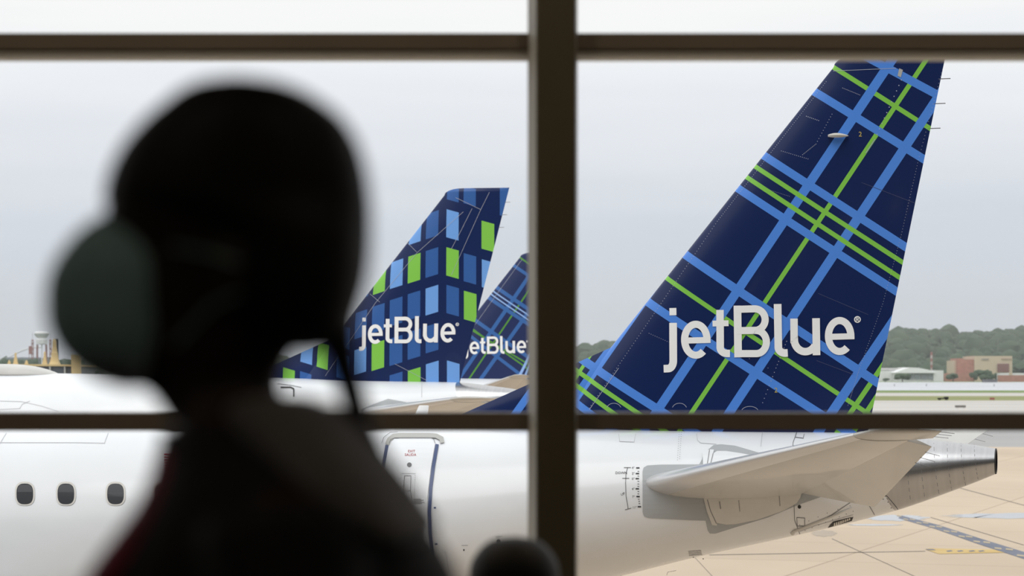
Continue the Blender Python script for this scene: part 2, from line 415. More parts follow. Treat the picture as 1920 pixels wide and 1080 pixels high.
def airliner(fr, liv, label, detail, gear_drop=0.0, extra_fin=None, group=None, stab=None):
    R_LE, R_TE, T_LE, T_TE = stab or STAB
    root = empty('airliner', matrix=fr.M)
    tag(root, label, 'airplane', group)
    # fuselage shell, cut where the bare metal tail cone begins
    def shell():
        bm = bmesh.new(); us = list(np.linspace(-30.2, -23, 16))+list(np.linspace(-22, -9, 10))+list(np.linspace(-8, UEND, 44))
        loft(bm, [[fus_pt(u, 2*PI*k/56) for k in range(56)] for u in us], cap=False)
        bm.faces.new([v for v in bm.verts[:56]]); return fixn(bm)
    bm = shell(); bmesh.ops.bisect_plane(bm, geom=bm.verts[:]+bm.edges[:]+bm.faces[:], plane_co=slant_co, plane_no=slant_no, clear_outer=True)
    body = obj('fuselage', bm, M['white'], root)
    bm = shell(); bmesh.ops.bisect_plane(bm, geom=bm.verts[:]+bm.edges[:]+bm.faces[:], plane_co=slant_co, plane_no=slant_no, clear_inner=True)
    cone = tag(obj('tail_cone', bm, M['bare'], root), 'bare metal tail cone with a dark exhaust opening')
    u1 = UEND; bm = bmesh.new()
    loft(bm, [[fus_pt(u1-.012, 2*PI*k/32, .003) for k in range(32)], [fus_pt(u1+.004, 2*PI*k/32, .003) for k in range(32)], [fus_pt(u1+.004, 2*PI*k/32, -.02) for k in range(32)], [fus_pt(u1-.25, 2*PI*k/32, -.02) for k in range(32)]], cap=False)
    bm.faces.new(bm.verts[-32:]); obj('exhaust_outlet', bm, M['dark'], cone)
    # fin
    bm = bmesh.new(); rings = []
    zs = list(np.linspace(TB.z-.35, LT.z, 20))+[LT.z+(ZTOP-LT.z)*q for q in (.25, .45, .62, .77, .88, .95, .985, 1)]
    for z in zs:
        a, b = fin_le(z), fin_te(z); k = 1 if z < ZTOP-.06 else (.75 if z < ZTOP-.01 else .3)
        r = []; nc = 22
        for j in range(nc+1):
            s = (1-math.cos(PI*j/nc))/2; u = a+(b-a)*s; r.append((u, -fin_y(u, z)*k, z))
        r += [(p[0], -p[1], z) for p in r[::-1]]
        rings.append(r)
    loft(bm, rings); kk = SHEAR.get(id(fr), 0)
    for v in bm.verts: v.co.x = widen(kk, v.co.x, v.co.z)
    fin = tag(obj('tail_fin', fixn(bm), liv, root), extra_fin)
    # dorsal fillet ahead of the fin
    d0, d1 = P(800, 806), P(1145, 652); bm = bmesh.new(); rings = []
    for i in range(15):
        q = i/14; p = d0.lerp(d1+Vector((.55, 0, .24)), q); zb_ = zt(p.x)-.1; r = []
        for j in range(9):
            h = j/8; z = zb_+(p.z-zb_)*h; wd = (.035+.16*q*(1-h)**.6)*math.sqrt(max(0.0, 1-h**6))+.004
            r.append((p.x, -wd, z))
        rings.append(r+[(x, -y, z) for x, y, z in r[::-1]])
    loft(bm, rings); obj('dorsal_fillet', fixn(bm), liv, fin)
    bm = wrap(quads(WORD, 6), on_fin, .006)
    for v in bm.verts: v.co.x = widen(kk, v.co.x, v.co.z)
    obj('word_lettering', bm, M['letter'], fin, smooth=False)
    # stabilisers and elevators
    for sd_ in (1, -1):
        bm = bmesh.new()
        wing_loft(bm, R_LE, R_TE, T_LE, T_TE, -.12, .885, 0.10, .70, th=.125, ns=8)
        wing_loft(bm, R_LE, R_TE, T_LE, T_TE, .885, 1.0, 0, 1, th=.11, ns=7, tipround=True)
        fixn(bm)
        if sd_ < 0: mirror(bm)
        stb = obj('stabiliser', bm, M['stab'], root)
        bm = fixn(wing_loft(bmesh.new(), R_LE, R_TE, T_LE, T_TE, -.12, .885, 0, .10, th=.125, ns=8))
        if sd_ < 0: mirror(bm)
        tag(obj('leading_edge', bm, M['lip'], stb), 'pale polished leading edge')
        bm = wing_loft(bmesh.new(), R_LE, R_TE, T_LE, T_TE, 0.0, .868, .705, 1, th=.115, ns=8, droop=.31); fixn(bm)
        if sd_ < 0: mirror(bm)
        elv = obj('elevator', bm, M['stab'], stb)
        for s in (.985, .95, .91, .80, .73, .66):
            ch = (R_TE.lerp(T_TE, s)-R_LE.lerp(T_LE, s)).length; p = R_TE.lerp(T_TE, s)-Vector((.02, 0, 0 if s > .87 else .31*.295*ch)); d = Vector((.19, .01, -.02 if s > .87 else -.05)); bm = tube(bmesh.new(), [p, p+d], .0032, 4)
            if sd_ < 0: mirror(bm)
            obj('static_wick', bm, M['line'], stb)
    # wicks on the rudder's edge
    for yy in (148, 194.5, 241):
        xx = 1772-(yy-105)*.203+0*kk; p = P(xx-4, yy); q = P(xx+19, yy-.8); p.x += kk*(p.z-TB.z); q.x += kk*(q.z-TB.z); obj('static_wick', tube(bmesh.new(), [p, q], .007, 4), M['line'], fin)
    # wings and landing gear, ahead of and below the frame
    for s_ in (1, -1):
        a, b = Vector((-18.6, -1.0, 2.75)), Vector((-11.2, -1.0, 2.45)); c, d = Vector((-9.6, -17.0, 4.1)), Vector((-8.1, -17.0, 4.1))
        bm = wing_loft(bmesh.new(), a, b, c, d, 0, 1, 0, 1, th=.12, ns=8); fixn(bm)
        if s_ < 0: mirror(bm)
        obj('wing', bm, M['stab'], root)
        bm = tube(bmesh.new(), [(-13.2, -3.8*s_, .55-gear_drop), (-13.2, -3.8*s_, 2.7)], .13, 12); g_ = obj('landing_gear_leg', bm, M['rail'], root)
        for o_ in (-.42, .42):
            y = -3.8*s_+o_; bm = bmesh.new()
            loft(bm, [[(-13.2+r*math.cos(2*PI*k/28), y+dy, .585-gear_drop+r*math.sin(2*PI*k/28)) for k in range(28)] for r, dy in ((.2, -.2), (.5, -.2), (.585, -.12), (.585, .12), (.5, .2), (.2, .2))])
            obj('wheel', fixn(bm), M['tyre'], g_)
    bm = tube(bmesh.new(), [(-25.8, 0, .4-gear_drop), (-25.8, 0, 2.3)], .1, 12); g_ = obj('nose_gear_leg', bm, M['rail'], root)
    for y in (-.25, .25):
        bm = bmesh.new(); loft(bm, [[(-25.8+r*math.cos(2*PI*k/24), y+dy, .38-gear_drop+r*math.sin(2*PI*k/24)) for k in range(24)] for r, dy in ((.15, -.11), (.32, -.11), (.38, -.06), (.38, .06), (.32, .11), (.15, .11))])
        obj('wheel', fixn(bm), M['tyre'], g_)
    return root, body, cone, fin

a1, body1, cone1, fin1 = airliner(F1, LIV1, 'nearest white airliner, its navy tail fin crossed by blue and green plaid stripes', True,
                                  extra_fin='navy tail fin with blue and green plaid stripes and a white word')
def B(name, bm, m, off=.006, parent=None, label=None, smooth=True):
    if isinstance(bm, list):
        for b_ in bm: o = B(name, b_, m, off, parent, label)
        return o
    o = obj(name, wrap(bm, on_body, off), m, parent or body1, smooth=False); tag(o, label); return o
def Fd(name, bm, m, off=.006, label=None):
    if isinstance(bm, list):
        for b_ in bm: o = Fd(name, b_, m, off, label)
        return o
    o = obj(name, wrap(bm, on_fin, off), m, fin1, smooth=False); tag(o, label); return o
# --- markings and fittings on the nearest fin
q = []
q += dots([(1549, 153), (1345, 415), (1105, 765)], 150, .55)
q += dots([(1767, 130), (1722, 300), (1690, 440), (1655, 570), (1612, 690), (1590, 760)], 130, .5)
q += dots([(1690, 150), (1640, 262), (1624, 286)], 22, .9)
q += dots([(1560, 214), (1530, 270), (1505, 290)], 22, .6)+dots([(1512, 218), (1535, 226)], 7, .7)+dots([(1465, 283), (1515, 298)], 14, .6)
q += dots([(1475, 640), (1455, 690), (1430, 755)], 16, .7)+dots([(1370, 655), (1440, 690)], 2, .5)
q += dots([(1217, 625), (1262, 645)], 12, .5)+dots([(1445, 357), (1480, 368)], 12, .4)+dots([(1580, 165), (1612, 178)], 12, .6)
tag(Fd('rivet_line', quads(q), M['pale'], .005), kind='stuff')
Fd('panel_seam', seams([[(1534, 550), (1628, 590)], [(1531, 676), (1600, 702)], [(1615, 342), (1716, 381)]], .7), mat('dim_seam_on_blue', (.06, .075, .16), .6), .005)
Fd('panel_seam', seams([[(1562, 133), (1680, 128)], [(1105, 768), (1160, 690)],
                        arc(1151, 768, 14, 12, 20, 160), arc(1274, 768, 14, 12, 20, 160), arc(1406, 772, 16, 10, 20, 160)], .8), M['pale'], .005)
Fd('repair_patch', flat_poly([[(1686, 128), (1693, 131), (1689, 145), (1683, 142)]], 6), M['rail'], .006)
for s_, x, y in (('2', 1613, 252), ('2', 1455, 732)): Fd('number_marking', text_bm(s_, x, y, 13, g=None), M['yellowp'], .006)
# blade antenna on the fin
p0 = on_fin(1553, 255, .0); bm = bmesh.new(); rings = []
for k in range(9):
    t = k/8; cx = on_fin(1553+38*t, 255, 0); r1 = .035*math.sin(PI*min(1, .12+t*.85))**.7; rings.append([(cx.x, cx.y-.02-.09*math.sin(PI*t*.9+.15)*(1+math.cos(a)), cx.z+r1*math.sin(a)) for a in [2*PI*j/10 for j in range(10)]])
loft(bm, rings); tag(obj('blade_antenna', fixn(bm), M['rim'], fin1), 'small pale blade antenna')
# blade antenna on the roof ahead of the dorsal fillet
a_, b_, c_, d_ = P(785, 760), P(804, 760), P(797, 803), P(764, 803); bm = bmesh.new()
loft(bm, [[(lo.x+(hi.x-lo.x)*s_, w_*sg, z_) for s_, w_, sg in ((0, 0.002, 1), (.3, th, 1), (.75, th*.7, 1), (1, .002, 1), (1, .002, -1), (.75, th*.7, -1), (.3, th, -1), (0, .002, -1))] for lo, hi, z_, th in ((d_, c_, c_.z-.06, .03), (a_, b_, a_.z-.015, .018), (a_.lerp(b_, .1), b_.lerp(a_, .06), a_.z, .008))])
obj('blade_antenna', fixn(bm), M['letter'], body1)
# --- scuff plate and fairings round the stabiliser root
scuff = [(1205, 884), (1207, 877), (1214, 873), (1240, 871.5), (1311, 871), (1316, 862), (1318, 855), (1328, 843), (1338, 835), (1352, 833.5), (1378, 836), (1440, 854), (1520, 880), (1560, 900), (1560, 925), (1538, 932),
         (1498, 946), (1440, 970), (1380, 988), (1342, 1000), (1331, 1000), (1327, 994), (1323, 976), (1290, 975), (1216, 971), (1208, 968), (1205, 960)]
B('scuff_plate', flat_poly([scuff], 9), M['scuff'], .006, label='grey scuff plate around the stabiliser root')
B('root_fairing', flat_poly([[(1318, 850), (1331, 845), (1339, 845.5), (1338, 852), (1345, 848), (1362, 848), (1390, 852), (1425, 858), (1470, 870), (1500, 885), (1440, 905), (1320, 905)]], 8), M['white'], .03)
B('root_fairing', flat_poly([[(1319, 930), (1503, 924), (1501, 932), (1494, 942), (1470, 955), (1420, 972), (1380, 980), (1362, 981), (1345, 978), (1345, 983), (1336, 982), (1327, 960)]], 8), M['panel'], .035)
B('fairing_seam', seams([[(1327, 936), (1333, 956), (1344, 979)], [(1331, 846), (1325, 884)], [(1338, 852), (1330, 884)]], 1.0), M['line'], .04)
# --- panel seams, access panels and holes on the rear body
B('panel_seam', seams([[(1494, 811), (1487, 830), (1486, 846)], [(1489, 946), (1490, 975), (1500, 1001)], [(1487, 995), (1520, 985), (1560, 965), (1606, 934)], [(1623, 936), (1640, 965)],
                       [(1494, 970), (1509, 971), (1509, 986), (1495, 986), (1494, 970)], [(1493, 812), (1491, 820), (1506, 822), (1508, 814)], [(1487, 836), (1510, 837)],
                       [(1650, 918), (1640, 930), (1663, 930), (1676, 945), (1684, 955)]], 1.0, 5), M['line'], .007)
B('panel_seam', seams([[(1160, 814), (1162, 828), (1189, 829), (1192, 814)], [(1306, 814), (1308, 826), (1314, 831), (1343, 833)], [(1500, 996), (1530, 985), (1600, 965)], [(0, 830), (140, 830), (196, 831), (203, 812)], [(0, 832), (12, 812)],
                       [(1000, 812), (1008, 900)], [(830, 1035), (836, 1035), (842, 1075)], [(655, 905), (720, 905)], [(1250, 1078), (1252, 1072), (1268, 1069)]], .8, 8), M['faint'], .006)
q = []
for x, y0, y1 in ((1274, 815, 865), (1278, 815, 863), (1430, 814, 840)): q += dots([(x, y0), (x-3, y1)], 12, .5)
for l_ in ([(1350, 940), (1352, 952)], [(1386, 938), (1388, 956)], [(1462, 930), (1463, 946)], [(1500, 980), (1560, 955), (1640, 933)], [(1510, 990), (1600, 955)]): q += dots(l_, 7, .7)
for x, y in ((1641, 933), (1656, 933), (1665, 938), (1671, 948), (1318, 1043), (1300, 1040)): q += dots([(x, y), (x+1, y)], 1, .8)
tag(B('rivet_line', quads(q), M['line'], .04), kind='stuff')
B('drain_hole', flat_poly([rrect(1499, 950, 3.2, 3.4, 16, 2)]), M['dark'], .008)
B('drain_hole', flat_poly([rrect(935, 1015, 4, 4.2, 16, 2)]), M['dark'], .008)
B('drain_hole', flat_poly([rrect(870, 1031, 1.3, 2, 10, 2)]), M['dark'], .008)
B('vent_slot', flat_poly([[(1552, 989), (1562, 978), (1600, 969), (1597, 976)]], 8), M['dark'], .008)
q = [[(1563+i*4, 986-i*1.6), (1566.4+i*4, 984.6-i*1.6), (1566+i*4, 978.5-i*1.3), (1564+i*4, 979.5-i*1.3)] for i in range(8)]
B('vent_slot', quads(q), M['rim'], .012, label='pale serrated strip in the dark slot')
# raised bead under the tail
bm = bmesh.new(); tube(bm, [on_body(x, y, .01) for x, y in ((1486, 999), (1490, 994), (1530, 979), (1570, 963), (1598, 951))], [.035, .03, .022, .018, .006], 8); obj('drain_bead', bm, M['panel'], body1)
# trim scale
B('trim_scale', lines([[(1170, 877), (1183, 877)], [(1167, 897), (1180, 897)], [(1172, 956), (1184, 952.5)], [(1177, 877), (1174, 887), (1173, 905), (1174, 930), (1178, 954)]], .9, 4), M['black'])
q = []
for i, y in enumerate((877.5, 888, 897.5, 916.5, 931, 950)):
    x = (1196, 1195.3, 1195, 1195, 1196.5, 1199)[i]; q.append(rect(x-3.2, y-1.1, x+3.2, y+1.1))
for y in (884, 893, 902.5, 907.5, 912, 921.5, 926, 936, 940, 944): q.append(rect(1195.5+max(0, y-930)*.15, y-.5, 1198.5+max(0, y-930)*.15, y+.5))
for q_ in q: B('scale_tick', quads([q_]), M['black'])
tx = [text_bm(s, x, y, sz, r) for s, x, y, sz, r in (('DOWN', 1165, 887, 6.5, 0), ('UP', 1168, 926.5, 6.5, -.35), ('4°', 1187.5, 877.5, 6, 0), ('2°', 1187.5, 888, 6, 0), ('0°', 1187.5, 898, 6, 0), ('4°', 1187.5, 917, 6, 0), ('7°', 1188, 931.5, 6, 0), ('11°', 1190, 951.5, 6, 0))]
for t_ in tx: B('scale_lettering', t_, M['black'])
q = []
for r in range(3):
    for k in range(9): q.append(rect(1291+k*2.7+r*.6, 1033+r*3.4-k*.2, 1293+k*2.7+r*.6, 1035.3+r*3.4-k*.2))
B('placard', quads(q), M['faint'])
q = [rect(866+k*2, 1022, 867.3+k*2, 1023) for k in range(6)]+[rect(930+k*2, 1005, 931.3+k*2, 1006) for k in range(6)]+[rect(930+k*2, 1007.5, 931.3+k*2, 1008.3) for k in range(4)]
B('placard', quads(q), M['line'])
# --- cabin windows
for x in (-253, -175, -98, -27, 47, 124, 217, 306, 395):
    wn = B('cabin_window', flat_poly([rrect(x, 926, 18.6, 22.3)], 7), M['rim'], .008)
    B('glass', flat_poly([rrect(x, 926.5, 15.6, 19.3)], 7), M['cabin'], .011, parent=wn, label='dark oval window glass')
    if x in (47, 124, 217, -27): B('window_blind', flat_poly([[(x-13.6, 916), (x-9, 909.5), (x+9, 909.5), (x+13.6, 916), (x+13.8, 923), (x-13.8, 923)]], 7), mat('grey_blind', (.034, .038, .045), .5), .012, parent=wn)
# small flag beside the windows
q = [[(308+k*.2, 851+k*5.2), (326+k*.2, 851+k*5.2), (326+k*.2, 853.6+k*5.2), (308+k*.2, 853.6+k*5.2)] for k in range(6)]
B('flag_marking', quads(q, 6), M['red'], .007)
# --- rear door
dr = B('passenger_door', flat_poly([[(729, 832), (733, 825), (740, 822), (808, 822), (814, 825), (816, 832), (808, 880), (802, 930), (801, 980), (804, 1030), (810, 1100), (706, 1100), (704, 1000), (708, 940), (716, 885)]], 10), M['white'], .012)
B('door_rail', quads(strip([(726, 835), (730, 826), (738, 819.5), (750, 818), (805, 818), (818, 819), (828, 824), (829.5, 832)], 8.2, 3)), M['rail'], .02, dr, 'grey rail over the door')
B('door_stripe', quads(strip([(820, 834), (813, 875), (808, 915), (805.5, 960), (807, 1000), (812, 1045), (818, 1100)], 6.2, 5)), M['navyp'], .014, dr, 'navy stripe down the door edge')
B('door_stripe', quads(strip([(726, 836), (718, 880), (711, 930), (708, 975), (707, 1040), (709, 1100)], 6.2, 5)), M['navyp'], .014, dr, 'navy stripe down the door edge')
B('door_seam', seams([[(730, 833), (733, 826), (740, 823), (808, 823), (814, 826), (816, 833)], [(716, 833), (720, 822), (732, 813), (746, 812)]], .8, 4), M['line'], .022, dr)
B('door_lettering', merge([text_bm('EXIT', 772, 847.5, 6.6, 0), text_bm('SALIDA', 770, 854, 6.6, 0)]), M['red'], .016, dr, 'red exit lettering')
B('door_porthole', flat_poly([rrect(768, 872.5, 4.4, 4.2, 18, 2)]), M['line'], .016, dr)
B('slide_diagram', lines([[(759, 893), (771, 893), (770, 921), (757, 921), (759, 893)], [(757, 921), (754, 936), (753, 947), (773, 947), (773, 936), (770, 921)], [(755, 937), (772, 937)], [(736, 917), (746, 917)], [(733, 922.5), (751, 922.5)]], .8, 4), M['line'], .016, dr)
q = dots([(753, 889), (779, 889), (777, 948), (751, 950), (753, 889)], 64, .45)
q += [rect(776, 936+k*2, 790+(k*5) % 9, 936.8+k*2) for k in range(5)]
q += [rect(760+k*2, 940, 761.3+k*2, 941.6) for k in range(4)]
tag(B('slide_placard', quads(q, 6), M['line'], .016, dr), kind='stuff')
for q_ in (rect(814, 951, 818, 954), rect(816, 1018, 821, 1021)): B('door_hinge', quads([q_]), M['navyp'], .02, dr)
# --- wicks and ring seams on the metal cone
q = []
for x0, y0, x1, y1 in ((1700, 832, 1708, 943), (1751, 825, 1762, 932), (1776, 828, 1786, 925), (1802, 831, 1812, 915), (1827, 834, 1835, 903), (1725, 823, 1735, 938)):
    pts = [(x0+(x1-x0)*t*t, y0+(y1-y0)*t) for t in [k/16 for k in range(17)]]; q += [x_ for x_ in strip(pts, .6, 6)][::2]
tag(B('ring_seam', quads(q), M['line'], .004, cone1), kind='stuff')
print('TAILEND', UEND, 'fin top', ZTOP)

# ------------------------------------------------------------------ second airliner: mosaic tail
sc2 = .506
def place(px, py, depth, yaw, pitch=0.0):
    """frame whose fin foot (rear) is seen at px,py from this distance"""
    R_ = Matrix.Rotation(-yaw, 4, 'Z') @ Matrix.Rotation(pitch, 4, 'Y'); o = W(px, py, depth)-R_ @ TB
    return Frame(o.x, o.y, o.z, yaw, pitch)
F2 = place(862, 717, 36.2/.506, math.radians(15.5), math.radians(.45))
SHEAR[id(F2)] = .052
c2 = lambda x, y: (500+x/2.454, 340+y/2.454)
LB = (.16, .36, .78); MB = (.035, .115, .36)
cols = {0: (72, 128), 1: (153, 208), 2: (232, 287), 3: (330, 384), 4: (408, 463), 5: (489, 545), 6: (570, 627), 7: (652, 708), 8: (733, 789), 9: (827, 882), 10: (905, 960), 11: (986, 1042), 12: (1069, 1125)}
pt = [(0, 855, 930, G_), (1, 745, 829, LB), (1, 873, 960, MB), (2, 738, 852, G_), (3, 660, 760, MB), (3, 790, 900, MB), (4, 606, 727, MB), (4, 778, 892, LB), (4, 440, 545, MB), (5, 408, 523, G_), (5, 578, 700, MB), (5, 748, 873, G_),
      (6, 373, 496, LB), (6, 548, 668, MB), (6, 725, 850, MB), (6, 893, 1000, MB), (7, 212, 293, LB), (7, 347, 471, G_), (7, 520, 640, MB), (7, 695, 822, MB), (7, 872, 960, G_), (8, 150, 267, MB), (8, 321, 445, MB), (8, 494, 618, LB), (8, 668, 792, MB), (8, 842, 960, LB),
      (9, 128, 257, LB), (9, 303, 433, G_), (9, 476, 606, MB), (9, 824, 960, LB), (9, 20, 82, MB), (10, 20, 100, MB), (10, 330, 459, MB), (10, 503, 634, G_), (11, 180, 309, G_), (11, 358, 486, LB), (11, 530, 660, G_), (12, 20, 155, MB)]
items = []
for c_, t_, b_, colr in pt:
    x0, x1 = cols[c_]; sl = -.30 if 4 <= c_ <= 8 else .27
    a = F2.at(*c2(x0, t_), -.12); b = F2.at(*c2(x0, b_), -.12); d = F2.at(*c2(x1, b_), -.12)
    items.append(('patch', a.x, d.x, a.z, b.z, sl, colr))
LIV2 = livery('mosaic_tail_paint', items)
a2, body2, cone2, fin2 = airliner(F2, LIV2, 'white airliner behind with a mosaic of green and blue blocks on its tail', False,
                                  stab=(F2.at(672, 773, -.85), F2.at(868, 778, -.85), F2.at(868, 745, -6.2), F2.at(935, 747, -6.2)),
                                  extra_fin='navy tail fin with a mosaic of blue and green blocks')
def F2d(name, bm, m, off=.01): return obj(name, wrap(bm, lambda x, y, o: on_fin(x, y, o, F2), off), m, fin2, smooth=False)
F2d('panel_seam', lines([[c2(*p) for p in l_] for l_ in ([(905, 140), (690, 330), (500, 560), (270, 895)], [(1025, 50), (985, 130), (850, 430)], [(870, 75), (985, 130)], [(945, 125), (890, 235), (850, 310)], [(640, 275), (690, 325)], [(465, 510), (520, 555)], [(590, 840), (740, 918)])], .6, 6), M['pale'])
# rounded antenna housing on its roof
pc = F2.at(8, 697); bm = bmesh.new(); rings = []
for k in range(17):
    t = k/16*2-1; h = .30*max(0, 1-abs(t)**2.6)+.004; u = pc.x+t*1.9; base = zt(np.float64(u))-.04
    rings.append([(u, .62*math.cos(a)*(h/.36)**.5, base+h*math.sin(a)*1.05) for a in [PI*j/14 for j in range(15)]]+[(u, -.5*(h/.36)**.5, base-.1), (u, .5*(h/.36)**.5, base-.1)])
loft(bm, rings); tag(obj('antenna_housing', fixn(bm), M['stab'], a2), 'long pale antenna housing on the roof')
bm = bmesh.new(); q = []
def on2(x, y, o): return on_body(x, y, o, F2)
obj('panel_seam', wrap(lines([[(0, 752), (40, 753), (80, 762), (110, 772)], [(0, 768), (37, 766), (42, 758), (56, 752)], [(791, 712), (791, 745)]], .8, 8), on2, .01), M['faint'], body2, smooth=False)
bm = wrap(quads(strip([(526, 727), (545, 727), (551, 730), (551, 745)], 2.2, 3)), on2, .02); obj('door_rail', bm, M['black'], body2, smooth=False)
bm = wrap(lines([[(520, 720), (545, 723), (565, 727)]], .8), on2, .015); obj('door_seam', bm, M['line'], body2, smooth=False)
bm = wrap(flat_poly([[(676, 768), (700, 758), (728, 748), (760, 754), (790, 760), (760, 775), (676, 785)]], 8), on2, .01); tag(obj('scuff_plate', bm, M['scuff'], body2, smooth=False), 'grey scuff plate')
for r_ in (a2,): pass
# ------------------------------------------------------------------ third airliner: darker plaid tail, mostly hidden
F3 = place(995, 711, 36.2/.330, math.radians(15), math.radians(.2))
c3 = lambda x, y: (860+x/3.373, 460+y/3.373)
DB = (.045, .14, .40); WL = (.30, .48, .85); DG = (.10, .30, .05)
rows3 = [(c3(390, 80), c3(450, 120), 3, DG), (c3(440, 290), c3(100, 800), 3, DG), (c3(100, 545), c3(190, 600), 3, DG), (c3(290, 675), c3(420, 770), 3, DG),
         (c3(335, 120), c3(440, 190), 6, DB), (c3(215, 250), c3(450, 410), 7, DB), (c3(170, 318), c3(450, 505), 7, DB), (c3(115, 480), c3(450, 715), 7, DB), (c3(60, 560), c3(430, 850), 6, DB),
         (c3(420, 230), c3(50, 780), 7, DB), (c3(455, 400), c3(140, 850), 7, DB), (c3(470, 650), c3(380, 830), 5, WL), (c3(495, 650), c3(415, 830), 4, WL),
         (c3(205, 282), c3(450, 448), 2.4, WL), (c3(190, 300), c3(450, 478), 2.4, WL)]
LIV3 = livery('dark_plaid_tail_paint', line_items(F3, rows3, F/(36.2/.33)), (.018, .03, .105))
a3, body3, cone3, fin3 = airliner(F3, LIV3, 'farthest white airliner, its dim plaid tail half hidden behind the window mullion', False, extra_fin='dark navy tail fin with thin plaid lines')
obj('panel_seam', wrap(lines([[c3(*p) for p in ((400, 90), (240, 310), (105, 500))]], .5, 6), lambda x, y, o: on_fin(x, y, o, F3), .01), M['pale'], fin3, smooth=False)
for f_, a_, b_ in ((F2, body2, None), (F3, body3, None)): pass

# ------------------------------------------------------------------ ground
def ground_mat(name, c1, c2_, scale, rough=.85, joints=None, wet=False):
    m = bpy.data.materials.new(name); m.use_nodes = True; t = m.node_tree; b = t.nodes['Principled BSDF']; nn = t.nodes.new; ll = t.links.new
    tcn = nn('ShaderNodeTexCoord'); mpn = nn('ShaderNodeMapping'); mpn.inputs['Scale'].default_value = scale; ll(tcn.outputs['Object'], mpn.inputs[0])
    n = nn('ShaderNodeTexNoise'); n.inputs['Scale'].default_value = 1; n.inputs['Detail'].default_value = 6; n.inputs['Roughness'].default_value = .6; ll(mpn.outputs[0], n.inputs['Vector'])
    r = nn('ShaderNodeMapRange'); r.inputs['From Min'].default_value = .3; r.inputs['From Max'].default_value = .7; ll(n.outputs[0], r.inputs[0])
    mx = nn('ShaderNodeMix'); mx.data_type = 'RGBA'; mx.inputs[6].default_value = (*c1, 1); mx.inputs[7].default_value = (*c2_, 1); ll(r.outputs[0], mx.inputs[0])
    col = mx.outputs[2]
    if joints:
        mp2 = nn('ShaderNodeMapping'); mp2.inputs['Rotation'].default_value = (0, 0, math.radians(20)); ll(tcn.outputs['Object'], mp2.inputs[0])
        br = nn('ShaderNodeTexBrick'); br.offset = 0; br.inputs['Scale'].default_value = 1; br.inputs['Brick Width'].default_value = joints; br.inputs['Row Height'].default_value = joints
        br.inputs['Mortar Size'].default_value = .045; br.inputs['Color1'].default_value = (1, 1, 1, 1); br.inputs['Color2'].default_value = (.93, .93, .93, 1); br.inputs['Mortar'].default_value = (.66, .63, .6, 1)
        ll(mp2.outputs[0], br.inputs[0])
        m2 = nn('ShaderNodeMix'); m2.data_type = 'RGBA'; m2.blend_type = 'MULTIPLY'; m2.inputs[0].default_value = 1; ll(col, m2.inputs[6]); ll(br.outputs[0], m2.inputs[7]); col = m2.outputs[2]
    ll(col, b.inputs['Base Color']); b.inputs['Roughness'].default_value = rough; b.inputs['Specular IOR Level'].default_value = .25
    return m
def GY(py, z=0.0): return F*(CAMZ-z)/(py-HY)
def strip_ground(name, y0, y1, z, m, x=2600, **k):
    bm = bmesh.new(); vs = [bm.verts.new(p) for p in ((-x, y0, z), (x, y0, z), (x, y1, z), (-x, y1, z))]; bm.faces.new(vs)
    return obj(name, bm, m, smooth=False)
apr = ground_mat('beige_apron_concrete', (.47, .38, .285), (.58, .475, .365), (.05, .02, 1), joints=9.5)
asp = ground_mat('grey_asphalt', (.28, .28, .285), (.40, .395, .385), (.01, .04, 1))
pale = ground_mat('pale_pavement', (.42, .40, .375), (.54, .52, .49), (.01, .03, 1))
grs = ground_mat('dry_green_grass', (.17, .20, .07), (.27, .27, .13), (.02, .01, 1), .95)
grn = ground_mat('green_grass', (.12, .19, .06), (.20, .25, .09), (.02, .01, 1), .95)
tag(strip_ground('apron', -60, GY(838), 0, apr), kind='structure')
tag(strip_ground('taxiway', GY(838), GY(778), 0, asp), kind='structure')
tag(strip_ground('pavement', GY(778), GY(751), 0, pale), kind='structure')
tag(strip_ground('runway', GY(742.5), GY(736.5), 0, pale), kind='structure')
tag(strip_ground('grass_strip', GY(751), GY(742.5), 0, grs), 'dry grass strip between the taxiway and runway', 'grass', kind='stuff')
tag(strip_ground('grass_bank', GY(736.5), GY(732), 0, grn), 'green grass bank along the near side of the river', 'grass', kind='stuff')
wat = mat('river_water', (.52, .55, .60), .22, spec=.9, vary=((.05, .01, 1), .15), bump=.12)
tag(strip_ground('river', GY(732), GY(716.3), -.0, wat), 'pale calm river beyond the runway', 'river', kind='stuff')
tag(strip_ground('far_bank', GY(716.3), 5200, 0, grn, 4200), kind='structure')
# beige patches of the old apron inside the taxiway
def ground_decal(name, pxs, m, z=.012, label=None, cat=None, kind='structure'):
    bm = bmesh.new(); bm.faces.new([bm.verts.new((*(W(x, y, GY(y, z)).xy), z)) for x, y in pxs]); bmesh.ops.triangulate(bm, faces=bm.faces[:]); fixn(bm)
    for f in bm.faces:
        if f.normal.z < 0: f.normal_flip()
    o = obj(name, bm, m, smooth=False); tag(o, label, cat, kind=kind); return o
wetm = mat('wet_concrete', (.40, .41, .43), .16, spec=.6, vary=((.08, .08, 1), .2))
bluep = ground_mat('faded_dark_paint', (.12, .135, .18), (.20, .21, .25), (.5, .5, 1)); yelp = ground_mat('yellow_line_paint', (.48, .33, .12), (.56, .42, .2), (.5, .5, 1)); dshp = ground_mat('worn_dash_paint', (.36, .30, .20), (.46, .38, .27), (.5, .5, 1))
def blob(cx, cy, rx, ry, n=26, sd_=0):
    return [(cx+rx*math.cos(2*PI*k/n)*(1+.18*math.sin(3*k+sd_)), cy+ry*math.sin(2*PI*k/n)*(1+.15*math.sin(2*k+sd_))) for k in range(n)]
